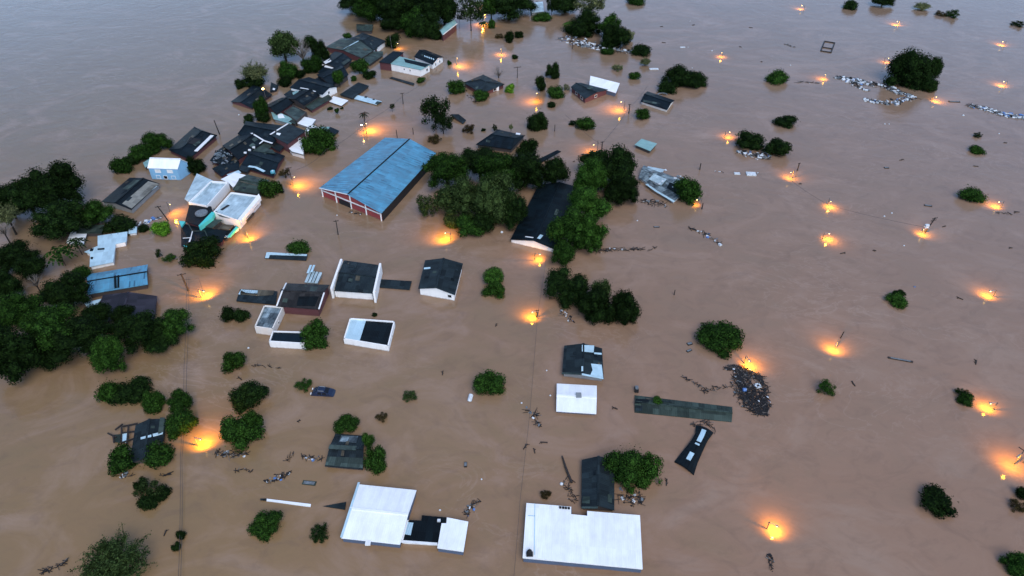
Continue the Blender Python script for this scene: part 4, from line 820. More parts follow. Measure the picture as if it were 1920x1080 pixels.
# --- upper middle singles
S = [('bush', MI, 856, 167, 34, 32, 'round dark green bush left of the slate hip-roofed house'), ('bush', MI, 900, 181, 34, 22, 'low green bush below the slate hip-roofed house'), ('bush', L, 957, 168, 20, 20, 'lime-green plant right of the slate hip-roofed house'),
 ('bare', GY, 935, 138, 24, 26, 'leafless grey shrub behind the slate hip-roofed house', 1.6), ('tree', D, 1036, 134, 28, 30, 'black tree topmost in the clump left of the red house', 2), ('bush', D, 1014, 160, 22, 34, 'dark tree at the left of the clump left of the red house', 2), ('bush', MI, 1040, 176, 34, 30, 'green bush with white sign in the clump left of the red house'), ('bush', D, 1035, 197, 18, 12, 'small bush at the foot of the clump left of the red house'), ('open', GY, 1062, 165, 12, 14, 'tiny grey shrub at the left corner of the red house', .6),
 ('open', GY, 1158, 128, 22, 16, 'thin grey-green shrub behind the slanted white roof', .6), ('bush', MI, 1191, 144, 22, 18, 'round green bush between the white roof and the pair of dark trees'), ('grey', GY, 1210, 118, 22, 18, 'twiggy grey shrub above the small pale wreck', .8),
 ('tree', D, 1268, 146, 56, 46, 'larger left one of the pair of dark trees behind the navy roof with pale stripe', 2), ('tree', D, 1302, 152, 48, 34, 'right one of the pair of dark trees behind the navy roof with pale stripe', 1.5), ('bush', D, 1250, 165, 40, 26, 'black bush against the back of the navy roof with pale stripe'),
 ('bush', MI, 1205, 216, 28, 24, 'pointed green bush below the navy roof with pale stripe', 1), ('tree', D, 1006, 230, 44, 46, 'round black tree under the lamp left of the central clump', 1.6), ('bush', MI, 1098, 235, 36, 32, 'round green bush alone below the red house'), ('bush', D, 1073, 231, 16, 8, 'small clump touching the left of the round green bush'),
 ('open', D, 815, 208, 56, 56, 'tall slim open-crowned tree above the warehouse', 6), ('open', D, 830, 228, 44, 42, 'lower drooping half-crown right of the tall slim tree', 4), ('open', BR, 815, 262, 28, 20, 'brown shrub at the foot of the tall slim tree', .8, ), ('open', BR, 879, 243, 24, 22, 'round brown shrub right of the tall slim tree', .8), ('bush', D, 907, 244, 10, 7, 'tiny dark bush left of the navy roof with skylight'), ('open', D, 928, 240, 12, 14, 'small black stemmed sapling left of the navy roof with skylight', 1.2), ('grey', GY, 958, 240, 9, 16, 'pale shrub rising behind the navy roof with skylight', 2.5)]
for a in S: pl_(*a)
# --- right side singles
S = [('bush', D, 1595, 11, 29, 20, 'round black bush near the top edge, left of the cut-off tree'), ('tree', D, 1656, 2, 40, 16, 'dark tree cut by the top edge right of the round black bush', 2), ('grey', GY, 1729, 14, 32, 18, 'pale feathery bush near the top edge at right', .8), ('open', MI, 1786, 28, 26, 20, 'spiky green bush right of the pale feathery bush', .8), ('open', BR, 1763, 26, 24, 12, 'brown twigs touching the spiky green bush', .4), ('open', D, 1909, 46, 26, 12, 'dark flat bush at the right edge near the top', .5),
 ('big', D, 1706, 138, 84, 84, 'huge black tree behind the debris ring at right', 3), ('tree', D, 1750, 130, 30, 46, 'narrow black side tree right of the huge black tree', 3), ('tree', D, 1744, 160, 36, 32, 'black low tree at the right foot of the huge black tree', 1.5),
 ('bush', MI, 1458, 147, 40, 30, 'round bush with a black post, left of the debris ring'), ('bush', D, 1475, 229, 44, 24, 'flat dark bush alone below the bush with a black post'), ('bush', D, 1405, 268, 50, 40, 'left one of two round bushes with rubbish between them'), ('bush', D, 1460, 281, 52, 40, 'right one of two round bushes with rubbish between them'), ('bush', MI, 1822, 368, 48, 34, 'oval green bush left of the lamp with a floating branch'), ('bush', MI, 1830, 281, 30, 14, 'small flat bush right of centre at the far right'), ('open', D, 1834, 254, 16, 12, 'tiny dark sprig above the small flat bush', .4),
 ('bush', G, 1681, 564, 40, 28, 'green bush with a dark tuft on top in open water'), ('bush', D, 1686, 550, 22, 16, 'dark tuft growing behind the green bush in open water', 1.0), ('tree', MI, 1351, 638, 92, 66, 'large round green tree beside the lamp and dark debris heap'), ('bush', MI, 1812, 750, 32, 26, 'green bush touching the lamp glow at far right'), ('open', D, 1804, 736, 22, 18, 'dark twig bush above the green bush at the far-right lamp', .5), ('open', G, 1549, 728, 36, 34, 'broken green plant with drooping fronds right of the debris heap', .8),
 ('bush', D, 1757, 942, 68, 44, 'dark oval bush at the lower right, alone'), ('tree', MI, 1906, 1060, 56, 52, 'green bush in the bottom right corner', ), ('bush', D, 1916, 928, 26, 26, 'dark bush cut by the right edge below the large pale glow'), ('open', BR, 1908, 950, 32, 28, 'brown twigs below the bush cut by the right edge', .4)]
for a in S: pl_(*a)
# --- middle and lower left singles
S = [('bush', MI, 558, 467, 42, 34, 'small round bush on the thin awash roof'), ('bush', D, 427, 594, 30, 34, 'left half of the dark twin bush below the cream strip shed', ), ('bush', D, 453, 595, 30, 32, 'right half of the dark twin bush below the cream strip shed'), ('tree', MI, 594, 630, 60, 62, 'dense round green tree right of the dark ribbed panel roof'), ('bush', D, 702, 591, 12, 8, 'tiny bush at the back of the half pale half black roof'),
 ('bush', MI, 441, 680, 48, 44, 'ragged green bush alone below the twin bush'), ('open', MI, 570, 722, 34, 26, 'loose green shrub left of the sunken car', .5), ('tree', D, 469, 746, 76, 64, 'larger dark round tree, upper of two right of the big orange glow'), ('tree', MI, 452, 812, 72, 76, 'green round tree, lower of two right of the big orange glow'), ('bush', G, 474, 792, 36, 40, 'bright tufted bush between the two round trees right of the glow', 2), ('tree', MI, 650, 796, 48, 36, 'spreading tree behind the small house with grey near strip', 1.2), ('bush', G, 690, 828, 24, 34, 'upright green plant at the corner of the small house with grey near strip', 1.6), ('tree', MI, 704, 864, 44, 56, 'round tree hugging the right of the small house with grey near strip'),
 ('tree', MI, 917, 722, 64, 56, 'round tree with a white barrel at its left foot'), ('open', O, 770, 743, 30, 18, 'thin floating green branch right of the sunken car', .4), ('open', BR, 716, 782, 24, 20, 'dark drifting twig clump below the sunken car', .4), ('tree', G, 926, 518, 42, 34, 'upper one of two leafy green bushes left of the straight wire', 1.6, 'bush'), ('tree', G, 926, 545, 42, 36, 'lower one of two leafy green bushes left of the straight wire', None, 'bush'),
 ('big', D, 1064, 540, 78, 70, 'round black tree, left of the black trio above the patched slate house', 2.5), ('big', D, 1114, 574, 72, 80, 'black tree with rubbish at its foot, middle of the black trio', 2.5), ('big', D, 1164, 584, 64, 78, 'black tree, right of the black trio', 2), ('tree', O, 1128, 546, 44, 44, 'small olive tree rising behind the black trio', 3),
 ('big', MI, 1182, 878, 90, 88, 'big leafy tree right of the slate gable shed', ), ('open', G, 1216, 886, 50, 66, 'lighter fringe tree at the right of the big leafy tree', 1.6), ('tree', MI, 503, 985, 66, 58, 'round bush below the long thin white strip'), ('open', D, 600, 998, 40, 36, 'splayed dark plant left of the two-roof white building', .7), ('open', BR, 1023, 928, 22, 14, 'small brown twig clump above the L-shaped white roof', .3),
 ('bush', D, 265, 910, 26, 30, 'upper left clump of the sprawling bush at lower left', None, None), ('bush', D, 300, 928, 38, 30, 'right clump of the sprawling bush at lower left'), ('bush', D, 276, 945, 36, 36, 'lower clump of the sprawling bush at lower left'), ('open', O, 280, 922, 50, 44, 'open twigs joining the clumps of the sprawling bush at lower left', .6),
 ('bush', D, 338, 1004, 18, 20, 'upper one of two tufts on the wire at lower left'), ('bush', D, 331, 1026, 18, 20, 'lower one of two tufts on the wire at lower left'), ('grey', O, 216, 1062, 132, 96, 'large grey-green feathery tree at the bottom edge, lower left', 2.2),
 ('bush', G, 206, 738, 42, 48, 'bright bush at the left end of the row above the pale L roof', ), ('tree', D, 243, 733, 76, 52, 'dark tree in the row above the pale L roof'), ('tree', G, 290, 755, 46, 46, 'bright green tree above the pale L roof'), ('tree', MI, 334, 752, 46, 40, 'green tree right of the bright green tree above the pale L roof', 2), ('tree', MI, 340, 797, 62, 66, 'leafy tree lit yellow at its right by the big orange glow', 1.8), ('bush', MI, 231, 862, 58, 52, 'left one of two round bushes below the pale L roof'), ('bush', MI, 296, 859, 60, 54, 'right one of two round bushes below the pale L roof'), ('bush', G, 1233, 751, 20, 14, 'small green tuft growing on the long grey-green roof', .7)]
for a in S:
    a = tuple(a)
    pl_(*a[:8], **({'name': a[8]} if len(a) > 8 and a[8] else {}))
# ------------------------------------------------------------------ street lamps (lit), poles, wires
LK = 290.0
def lamp(foot, h, pool, rad, k, arm, label, polelen=None, bulb='bulb', seen=.14, col=(1.0, .41, .015), lean=0, r=None, el=1.0):
    """foot: photo pixel of the water right under the bulb; pool: pixel the beam is aimed at; rad: pool radius in metres; arm: bearing from bulb to pole in degrees"""
    h = h * .6 + 1.2; b = P(*foot, 0); b.z = h; a = R(arm); base = b + Vector((math.cos(a) * 1.2, math.sin(a) * 1.2, 0)); base.z = 0
    root = empty('street_lamp', (base.x, base.y, 0), label, 'street lamp', 'lit street lamps')
    top = h + .25 + (polelen or .0)
    lx = Vector((lean, 0, 0)); m = MB(); m.tube([(base.x - lx.x * .5, base.y, BOT), (base.x, base.y, 0), (base.x + lx.x, base.y, top)], [.10, .09, .07], 7); m.build('pole', M['pole'], root)
    m = MB(); s0 = Vector((base.x + lx.x * .9, base.y, h + .05)); m.tube([s0, s0.lerp(b, .5) + Vector((0, 0, .22)), b + Vector((0, 0, .12))], .05, 5); m.build('arm', M['metal'], root)
    d = (b - base); d.z = 0; d.normalize(); m = MB(); up = Vector((0, 0, 1)); y = up.cross(d); mt = Matrix((d, y, up)).transposed()
    m.box(b + up * .12, .6, .24, .10, mt); m.box(b + up * .18 - d * .08, .4, .16, .05, mt); hd = m.build('lamp_head', M['metal'], root)
    m = MB(); m.ball(b + up * .0, seen, 10, sq=.7); m.build('bulb', M[bulb], hd)
    if polelen:
        m = MB(); c = Vector((base.x + lx.x, base.y, top - .25)); m.bar(c - y * .9, c + y * .9, .1, .12); m.build('crossarm', M['polewood'], root)
    ld = bpy.data.lights.new('lamp_light', 'SPOT'); lo = bpy.data.objects.new('lamp_light', ld); COL.objects.link(lo); lo.parent = root
    src = b - up * .22; lo.location = src - root.location
    aim = P(*pool, 0); dv = aim - src
    half = math.atan2(rad * 2.1, dv.length); ld.spot_size = min(2.9, 2 * half * 1.25); ld.spot_blend = 1.0
    ld.energy = LK * k * dv.length ** 2; ld.color = col; ld.shadow_soft_size = .14 if r is None else r
    lo.rotation_euler = (-dv).to_track_quat('Z', 'Y').to_euler()
    lo.scale = (1, el, 1)
    return root
LP = [
 ((858, 125), 3.4, (868, 124), 5.5, .55, 100, 'tall street lamp with clear orange reflection beside the navy roof with white specks'),
 ((939, 103), 1.8, (939, 103), 5.0, .7, 80, 'street lamp with two orange glows above the tiny bush, below the top wood'),
 ((1006, 191), 3.0, (997, 190), 5.5, .5, 20, 'street lamp at the clump left of the red house, broad pale orange pool'),
 ((1163, 208), 3.2, (1155, 206), 5.0, .6, 0, 'street lamp below the red house, wide orange pool and separate reflection'),
 ((689, 247), 2.6, (706, 243), 5.5, .8, 180, 'left of the twin bulbs lamp by the small black palm, orange flame-like pool'),
 ((556, 350), 3.0, (568, 346), 5.5, .75, 150, 'street lamp at the moss-grey roof corner with orange flame-like pool'),
 ((1366, 258), 1.1, (1365, 257), 3.4, .9, 180, 'low street lamp left of two round bushes with rubbish'),
 ((1352, 107), .8, (1352, 107), 3.0, 1.0, 60, 'small low street lamp alone right of the pair of dark trees, far water'),
 ((1502, 18), .8, (1500, 17), 4.0, .9, 0, 'topmost street lamp at the upper right, near the top edge'),
 ((1680, 48), .8, (1680, 46), 3.2, 1.0, 20, 'street lamp below the pale feathery bush at the top right'),
 ((1663, 118), .9, (1661, 117), 3.2, .8, 180, 'street lamp just left of the huge black tree'),
 ((1545, 149), .9, (1541, 148), 4.6, .9, 60, 'street lamp at the left end of the white debris ring'),
 ((1877, 86), .7, (1877, 84), 2.8, 1.0, 0, 'upper of two street lamps one above the other at the far right'),
 ((1878, 162), .9, (1877, 160), 3.0, 1.0, 0, 'lower of two street lamps one above the other at the far right'),
 ((1752, 191), .9, (1757, 190), 4.2, .9, 100, 'street lamp at the right foot of the huge black tree'),
 ((1479, 336), 1.6, (1482, 332), 7.5, .5, 30, 'street lamp right below two round bushes with rubbish, wide pale glow'),
 ((1555, 388), .8, (1557, 389), 2.8, 1.2, 90, 'upper of two small street lamps right of centre, with pointed glow'),
 ((1551, 449), .9, (1555, 450), 2.5, 1.2, 180, 'lower of two small street lamps right of centre, pole at its left'),
 ((1868, 389), .8, (1864, 386), 2.8, 1.1, 0, 'street lamp with a floating branch beside the oval green bush'),
 ((1728, 441), .7, (1730, 439), 3.2, 1.0, 60, 'street lamp under a tall pole with crossarms at right'),
 ((1851, 557), .8, (1850, 553), 3.2, 1.1, 0, 'street lamp alone at the far right, halfway down'),
 ((1562, 660), 1.3, (1563, 652), 6.6, .8, 50, 'street lamp with a big slanting orange glow left of the dark plank'),
 ((1402, 689), 1.0, (1408, 684), 3.9, 1.2, 110, 'street lamp between the large round tree and the dark debris heap'),
 ((1850, 768), .8, (1849, 763), 3.6, 1.2, 0, 'street lamp touching the green bush at the far right'),
 ((1452, 998), .8, (1452, 990), 4.2, 1.2, 150, 'lowest street lamp, with tall yellow glow at the bottom right'),
 ((1894, 876), 2.8, (1897, 868), 8.5, .45, 30, 'street lamp with the largest pale orange glow at the right edge', .8),
 ((998, 597), 1.0, (996, 592), 3.9, 1.2, 0, 'street lamp in the middle of the picture, round yellow glow left of the straight wire'),
 ((1012, 488), .9, (1006, 486), 3.6, 1.0, 180, 'street lamp just below the white gable of the navy hall'),
 ((836, 452), 2.0, (830, 446), 5.0, 1.0, 0, 'street lamp below the central trees with bright yellow glow and reflection'),
 ((1112, 286), 2.2, (1106, 284), 4.0, .5, 0, 'street lamp behind the tall black round tree right of the hall', .8),
 ((387, 560), 1.6, (381, 546), 6.2, .75, 165, 'street lamp beside the leaning pole frame at left, below the dome-shaped bush'),
 ((468, 452), 1.6, (464, 440), 7.5, .5, 120, 'street lamp in the left street below the largest factory roof'),
 ((382, 838), 1.4, (384, 822), 7.5, .9, 165, 'street lamp at lower left with the biggest deep orange glow'),
 ((1305, 385), .8, (1303, 384), 1.0, .5, 0, 'tiny street lamp glow under the round green tree on the wreck'),
 ((325, 400), 2.6, (338, 402), 3.2, .4, 150, 'street lamp left of the black flat roof with round grey tank'),
 ((747, 92), 1.6, (750, 91), 5.0, .45, 130, 'hidden street lamp behind the maroon block lighting the water orange'),
 ((905, 44), 2.6, (904, 48), 3.6, .8, 90, 'yellow street lamp between airy tree and broad black tree at the top'),
 ((909, 12), 3.2, (909, 14), 3.0, .6, 90, 'yellow street lamp cut by the top edge above the palm'),
]
EL = {'lowest street lamp': 1.55, 'street lamp at lower left': 1.45, 'street lamp in the middle': 1.2}
for l in LP: lamp(*l[:7], polelen=l[7] if len(l) > 7 else None, el=next((v for k, v in EL.items() if l[6].startswith(k)), 1.0))
# the lamp on the near eave of the navy roof at the river edge, seen from the front
lamp((497, 184), 3.4, (493, 182), 2.6, .35, 300, 'glaring white street lamp over the navy roof at the river edge', seen=.42)
lamp((680, 250), 2.7, (690, 248), 4.0, .35, 0, 'right-leaning twin of the lamp by the small black palm, on the crossarm pole', 1.5, 'bulbw', .26)
# unlit-looking pale lamps and floats that read as white dots
def buoy(px, py, r, label, mat='rub_w', z=0.0, name='float', cat='float'):
    r *= .62
    c = P(px, py, z); m = MB(); m.ball(c + Vector((0, 0, r * .35)), r, 9, sq=.8); m.tube([c + Vector((0, 0, r)), c + Vector((0, 0, r * 1.35))], [r * .3, r * .22], 6)
    o = m.build(name, M[mat], None, (c.x, c.y, 0)); tag(o, label, cat, 'pale floats drifting on the water'); return o
for x, y, r, t in ((941, 436, .55, 'white triangular float between bright green lamp tree and hall'), (1195, 414, .3, 'white float below the drift of broken boards'), (466, 653, .35, 'white float left of the white box with panel roof'), (1672, 400, .35, 'right one of the pair of white floats left of the crossarm pole'), (1658, 406, .35, 'left one of the pair of white floats left of the crossarm pole'), (1695, 461, .3, 'white float below the pair left of the crossarm pole'),
   (1335, 96, .45, 'white float left of the small low far lamp'), (1806, 217, .5, 'white float below the right-hand debris drift'), (1482, 123, .4, 'white float beside the black post bush'), (1294, 40, .3, 'white float far off below the top edge'), (1659, 233, .35, 'right one of two tiny floats below the debris ring'), (1667, 233, .3, 'left one of two tiny floats below the debris ring'), (1873, 251, .35, 'white float at the far right above the small flat bush'),
   (448, 216, .4, 'white float in the river left of the terrace'), (978, 756, .3, 'white float left of the tangled debris on the wire'), (1032, 742, .3, 'white float left of the small white sheet roof'), (1025, 695, .25, 'grey float right of the straight wire'), (903, 899, .25, 'white float right of the round tree by the small house'), (825, 957, .3, 'white float above the black link roof'), (1053, 908, .5, 'white float beside the driftwood pole'), (1058, 1058, .45, 'yellowish float at the dark wall of the L-shaped roof'), (1290, 89, .3, 'tiny float right of the flat white floating board'), (632, 404, .3, 'white float at the top of the thin leaning pole below the warehouse'), (1298, 128, .3, 'tiny float left above the pair of dark trees')): buoy(x, y, r, t)
m = MB(); c = P(882, 748); m.tube([c + Vector((-.15, -.7, .15)), c + Vector((-.12, -.6, .25)), c + Vector((.12, .6, .45)), c + Vector((.15, .7, .5))], [.34, .42, .42, .34], 12)
o = m.build('barrel', M['rub_w'], None, (c.x, c.y, 0)); tag(o, 'white barrel tilted in the water at the left foot of the round tree', 'barrel')
def board(px, py, L, wd, ang, label, mat='rub_w', th=.3, name='floating_board', cat='board'):
    c = P(px, py, 0); m = MB(); rm = Matrix.Rotation(R(ang), 3, 'Z'); m.box(c + Vector((0, 0, .02)), L, wd, th, rm); m.box(c + Vector((0, 0, th * .55)), L * .8, wd * .7, th * .3, rm, 1)
    o = m.build(name, [M[mat], M['rub_g'] if mat != 'rub_w' else M['rub_w']], None, (c.x, c.y, 0)); tag(o, label, cat); return o
board(1280, 89, 1.9, .9, 0, 'flat white board floating far off left of the small low lamp')
board(1408, 327, 2.6, 1.8, -6, 'larger white box top just above the water, dark ends', 'rub_w', .6, 'floating_box', 'box')
board(1382, 326, 1.6, 1.0, -6, 'smaller white box top left of the larger one', 'rub_w', .4, 'floating_box', 'box')
board(1226, 130, 3.2, 1.2, 0, 'small pale wreck of a boat-like hull below the twiggy grey shrub', 'rub_w', .5, 'floating_box', 'box')
board(580, 906, 2.3, .8, -7, 'small dark green floating sheet above the long thin white strip', 'greygreen', .2)
board(1688, 675, 4.6, .45, -16, 'long dark plank floating right of the big slanting glow', 'wood', .3, 'plank', 'plank')
board(1789, 191, 3.6, .8, -5, 'dark plank floating right of the huge black tree foot', 'wood', .3, 'plank', 'plank')
board(1662, 315, 1.3, .6, 0, 'small dark thing floating below the debris ring', 'rub_d', .3)
board(1740, 386, 1.9, .6, -15, 'small dark board above the crossarm pole', 'wood', .3)
board(1231, 426, 1.5, .5, 0, 'small dark board below the wrecked patchwork roof', 'wood', .2)
board(873, 872, .5, 1.0, 0, 'short dark stump floating right of the round tree by the small house', 'wood', .4, 'plank', 'plank')
board(1193, 733, .7, 1.0, 0, 'dark post standing at the left tip of the long grey-green roof', 'rub_d', 1.6, 'post', 'post')
board(1715, 538, .4, .3, 0, 'tiny blue scrap floating right above the green bush with a dark tuft', 'rub_b', .2)
board(1293, 645, 1.1, .7, 20, 'reddish black scrap left of the large round tree, upper of two', 'rub_d', .3); board(1292, 658, 1.2, .5, 30, 'black scrap left of the large round tree, lower of two', 'rub_d', .3)
# metal frame floating at the upper right
m = MB(); q = [P(1546, 78), P(1565, 81), P(1558, 99), P(1539, 96)]; mid = [q[0].lerp(q[3], .62), q[1].lerp(q[2], .62)]
for a, b in ((q[0], q[1]), (q[1], q[2]), (q[2], q[3]), (q[3], q[0]), (mid[0], mid[1])): m.bar(a + Vector((0, 0, .15)), b + Vector((0, 0, .15)), .42, .3)
c = P(1552, 88); o = m.build('frame', M['wood'], None, (c.x, c.y, 0)); tag(o, 'dark rectangular frame with a crossbar floating in open water at the top right', 'frame')
# utility poles
def upole(px, py, h, label, lean=(0, 0), cross=1.6, arms=1, r=.15, ang=20, mat='polewood'):
    b = P(px, py, 0); root = empty('utility_pole', b, label, 'utility pole', 'utility poles standing in the flood'); m = MB(); t = b + Vector((lean[0], lean[1], h))
    m.tube([b - Vector((lean[0] * .3, lean[1] * .3, 1.6)), t], [r, r * .7], 7); m.build('pole', M[mat], root); d = Vector((math.cos(R(ang)), math.sin(R(ang)), 0))
    for i in range(arms):
        m = MB(); c = b.lerp(t, 1 - .05 - i * .14); m.bar(c - d * cross / 2, c + d * cross / 2, .12, .14)
        for k in (-.45, -.15, .45): m.tube([c + d * cross * k, c + d * cross * k + Vector((0, 0, .25))], .05, 5)
        m.build('crossarm', M['polewood'], root)
    return t
T1 = upole(412, 252, 4.6, 'tall leaning pole by the river right of the navy roof with a square hole', (-.6, .2), arms=0, r=.2)
T2 = upole(634, 440, 4.2, 'thin leaning pole below the warehouse red front', (.1, 0), 1.2)
upole(316, 414, 4.2, 'leaning pole between streaked roof and black flat roof', (-1.6, .3), 1.4, r=.2)
p1 = upole(354, 546, 4.0, 'dark leaning pole of the pole frame at the left lamp', (-1.0, 1.2), 1.8, 1, r=.24)
T4 = upole(685, 240, 5.2, 'dark crossarm pole carrying the twin lamp by the small black palm', (0, 0), 2.0, 1)
T5 = upole(756, 195, 3.8, 'thin pole on the wire above the warehouse', (0, 0), 1.4)
upole(775, 252, 2.2, 'short post behind the warehouse far end', (0, 0), arms=0)
upole(745, 258, 2.6, 'dark stub post at the warehouse back eave', (-.1, 0), arms=0)
upole(970, 146, 4.0, 'pole with a crossarm right of the slate hip-roofed house', (0, 0), 2.6, 1)
upole(1040, 246, 2.2, 'short post right of the round black lamp tree', (0, 0), arms=0)
T6 = upole(1128, 283, 3.0, 'pole at the lamp behind the tall black round tree', (0, 0), 1.2, r=.2)
T7 = upole(1179, 213, 3.2, 'dark pole right of the wide orange pool below the red house', (0, 0), 1.0, r=.2)
upole(1073, 92, 4.2, 'thin tall pole at the left end of the debris bank', (0, 0), 1.2)
upole(1495, 320, 2.4, 'dark pole right of the rubbish between two round bushes', (0, 0), .8, r=.2)
upole(1312, 318, 2.0, 'short dark post right of the wrecked patchwork roof', (0, 0), arms=0, r=.2)
upole(1316, 392, 1.8, 'short dark post right of the tiny lamp glow', (0, 0), arms=0, r=.2)
upole(1734, 436, 4.4, 'tall pole with two crossarms and a white box at right', (1.0, 0), 1.7, 2, r=.2)
upole(1264, 553, 1.4, 'short dark post in open water right of the black trio', (0, 0), arms=0)
upole(1918, 868, 3.4, 'pale pole at the right edge beside the largest pale glow', (.6, 0), 1.2, 1, mat='pole')
upole(1575, 634, 1.8, 'short pole right above the big slanting glow', (.3, 0), arms=0)
upole(1006, 594, 1.8, 'dark stub pole right of the middle lamp on the straight wire', (0, 0), .9, r=.2)
upole(735, 92, 5.0, 'pale pole leaning before the dark tree left of the maroon block', (-.3, 0), arms=0, mat='pole')
upole(548, 338, 4.0, 'pole wrapped by the brownish twiggy bush above the lamp', (-.3, 0), 1.6)
m = MB(); p = P(1738, 424, 2.1); m.box(p, .9, .6, .9); o = m.build('transformer', M['rub_w'], None, p); tag(o, 'white box hung on the tall pole with two crossarms', 'transformer')
# wires
def wire(pts, label, sag=.5, r=.035):
    V = []
    for a, b in zip(pts, pts[1:]):
        for i in range(9): t = i / 8; q = a.lerp(b, t); q.z -= sag * 4 * t * (1 - t); V.append(q)
    m = MB(); m.tube(V, r, 4, cap=False); c = V[0]; o = m.build('power_line', M['wire'], None, (c.x, c.y, 0)); tag(o, label, 'power line', 'power lines over the flood')
wire([P(1024, 486, 1.6), P(1008, 590, 1.5), P(994, 768, 1.2), P(975, 940, 1.2), P(962, 1100, 1.2)], 'straight wire running down the middle past the round yellow glow', .25)
wire([P(350, 520, 2.6), P(345, 690, 1.5), P(338, 860, 1.4), P(334, 1100, 1.2)], 'wire running down the left street past the biggest deep orange glow', .4)
wire([P(354, 520, 2.4), P(350, 690, 1.3), P(341, 860, 1.2), P(338, 1100, 1.0)], 'second wire close beside the left street wire', .5)
wire([P(686, 228, 4.6), P(757, 178, 3.4), P(822, 128, 3.2)], 'wire from the twin lamp pole up toward the lamp with clear reflection', .8)
wire([P(685, 230, 4.6), P(612, 280, 2.6), P(556, 318, 3.2)], 'wire from the twin lamp pole down to the moss-grey roof lamp', .9)
wire([P(1128, 270, 2.6), P(1180, 202, 2.8), P(1215, 160, 2.0)], 'wire from the pole behind the black round tree up past the red house', .6)
wire([P(1128, 272, 2.4), P(1060, 215, 1.6)], 'wire from the pole behind the black round tree to the clump', .5)
wire([P(1480, 336, 1.0), P(1555, 385, 1.0), P(1730, 425, 1.6)], 'faint wire between the wide pale glow and the crossarm pole', .3, .03)
wire([P(335, 524, 3.0), P(372, 521, 2.2), P(384, 556, 1.8)], 'short wire of the pole frame at the left lamp', .2)
# ------------------------------------------------------------------ the sunken car
def car():
    c = P(607, 737, 0); root = empty('car', c, 'dark blue sunken car, only roof and windows above water', 'car'); L = 4.4; rx = Matrix.Rotation(R(-4), 3, 'Z') @ Matrix.Rotation(R(4), 3, 'Y')
    T = lambda x, y, z: c + rx @ Vector((x, y, z - .25))
    prof = [(-2.2, .25, .72), (-1.75, .75, .84), (-1.0, 1.25, .70), (.2, 1.30, .70), (1.1, .95, .80), (1.75, .72, .84), (2.2, .30, .74)]
    m = MB(); rows = []
    for x, z, wd in prof: rows.append([T(x, -.86, -.4), T(x, -.86, min(.62, z)), T(x, -wd, z), T(x, -wd * .5, z + .05), T(x, wd * .5, z + .05), T(x, wd, z), T(x, .86, min(.62, z)), T(x, .86, -.4)])
    for a, b in zip(rows, rows[1:]):
        for k in range(7): m.face([a[k], b[k], b[k + 1], a[k + 1]])
    m.face(rows[0]); m.face(rows[-1][::-1]); m.build('body', M['paint'], root)
    def glassq(pts):
        g = MB(); g.prism([T(*p) for p in pts], Vector((0, 0, -.02))); g.build('window', M['glass'], root)
    e = .02
    glassq([(-1.65, -.72, .84), (-1.12, -.62, 1.24), (-1.12, .62, 1.24), (-1.65, .72, .84)]); glassq([(.34, -.62, 1.30), (1.05, -.70, 1.02), (1.05, .70, 1.02), (.34, .62, 1.30)])
    for x0, x1 in ((-.95, -.15), (-.05, .75)):
        g = MB(); g.face([T(x0, -.865, .66), T(x1, -.865, .66), T(x1 - .12, -.74, 1.16), T(x0 + .05, -.74, 1.16)]); g.build('window', M['glass'], root)
    for s in (-.6, .6):
        h = MB(); h.box(T(-2.24, s, .45), .16, .36, .2, rx); h.build('tail_light', M['trim'], root)
        h = MB(); h.bar(T(-.9, s * .95, 1.36), T(.2, s * .95, 1.38), .09, .07); h.build('roof_rail', M['metal'], root)
car()
# ------------------------------------------------------------------ drifting debris
def debris(label, path, wd, n, mix=(4, 3, 1, 4), sticks=.5, size=(.25, .9), name='debris_raft', seed=0):
    """path: pixels; wd: metres; mix: weights white, grey, blue, dark"""
    n = int(n * 1.5) if n > 150 else int(n * .9); rg = random.Random(seed + len(label)); pts = [P(x, y) for x, y in path]; c = pts[0]; wds = wd if hasattr(wd, '__len__') else [wd] * len(pts)
    seg = [(pts[i + 1] - pts[i]).length for i in range(len(pts) - 1)]; tot = sum(seg)
    def sample():
        t = rg.random() * tot; i = 0
        while i < len(seg) - 1 and t > seg[i]: t -= seg[i]; i += 1
        f = t / seg[i]; d = (pts[i + 1] - pts[i]).normalized(); w_ = wds[i] + (wds[i + 1] - wds[i]) * f; o = Vector((-d.y, d.x, 0)) * max(-1.3, min(1.3, rg.gauss(0, .6))) * w_ * .62
        return pts[i].lerp(pts[i + 1], f) + o, d
    root = empty(name, (c.x, c.y, 0), label, 'debris', 'rafts of drifting debris'); a = MB(); b = MB()
    for i in range(n):
        p, d = sample(); r_ = Matrix.Rotation(rg.uniform(0, 6.28), 3, 'Z') @ Matrix.Rotation(rg.uniform(-.5, .5), 3, 'X')
        if rg.random() < sticks:
            ang = math.atan2(d.y, d.x) + rg.gauss(0, .8); L = rg.uniform(.6, 2.4) * size[1]; v = Vector((math.cos(ang), math.sin(ang), rg.uniform(-.15, .25))) * L / 2
            a.bar(p - v + Vector((0, 0, .12)), p + v + Vector((0, 0, .12)), rg.uniform(.04, .11), rg.uniform(.04, .1), rg.choices((0, 1, 2), (3, mix[3] * .5, .8))[0])
        else:
            s = size[0] * .7 + (size[1] - size[0]) * rg.random() ** 2.2; mi = rg.choices((0, 1, 2, 3), mix)[0]; h = s * rg.uniform(.2, .6)
            if rg.random() < .08: b.ball(p + Vector((0, 0, h * .2)), s * .5, 6, mi, .6)
            else: b.box(p + Vector((0, 0, h * .25)), s, s * rg.uniform(.35, .9), h, r_, mi)
    if a.f: a.build('branches', [M['wood'], M['rub_d'], M['palewood']], root)
    if b.f: b.build('rubbish', [M['rub_w'], M['rub_g'], M['rub_b'], M['rub_d']], root)
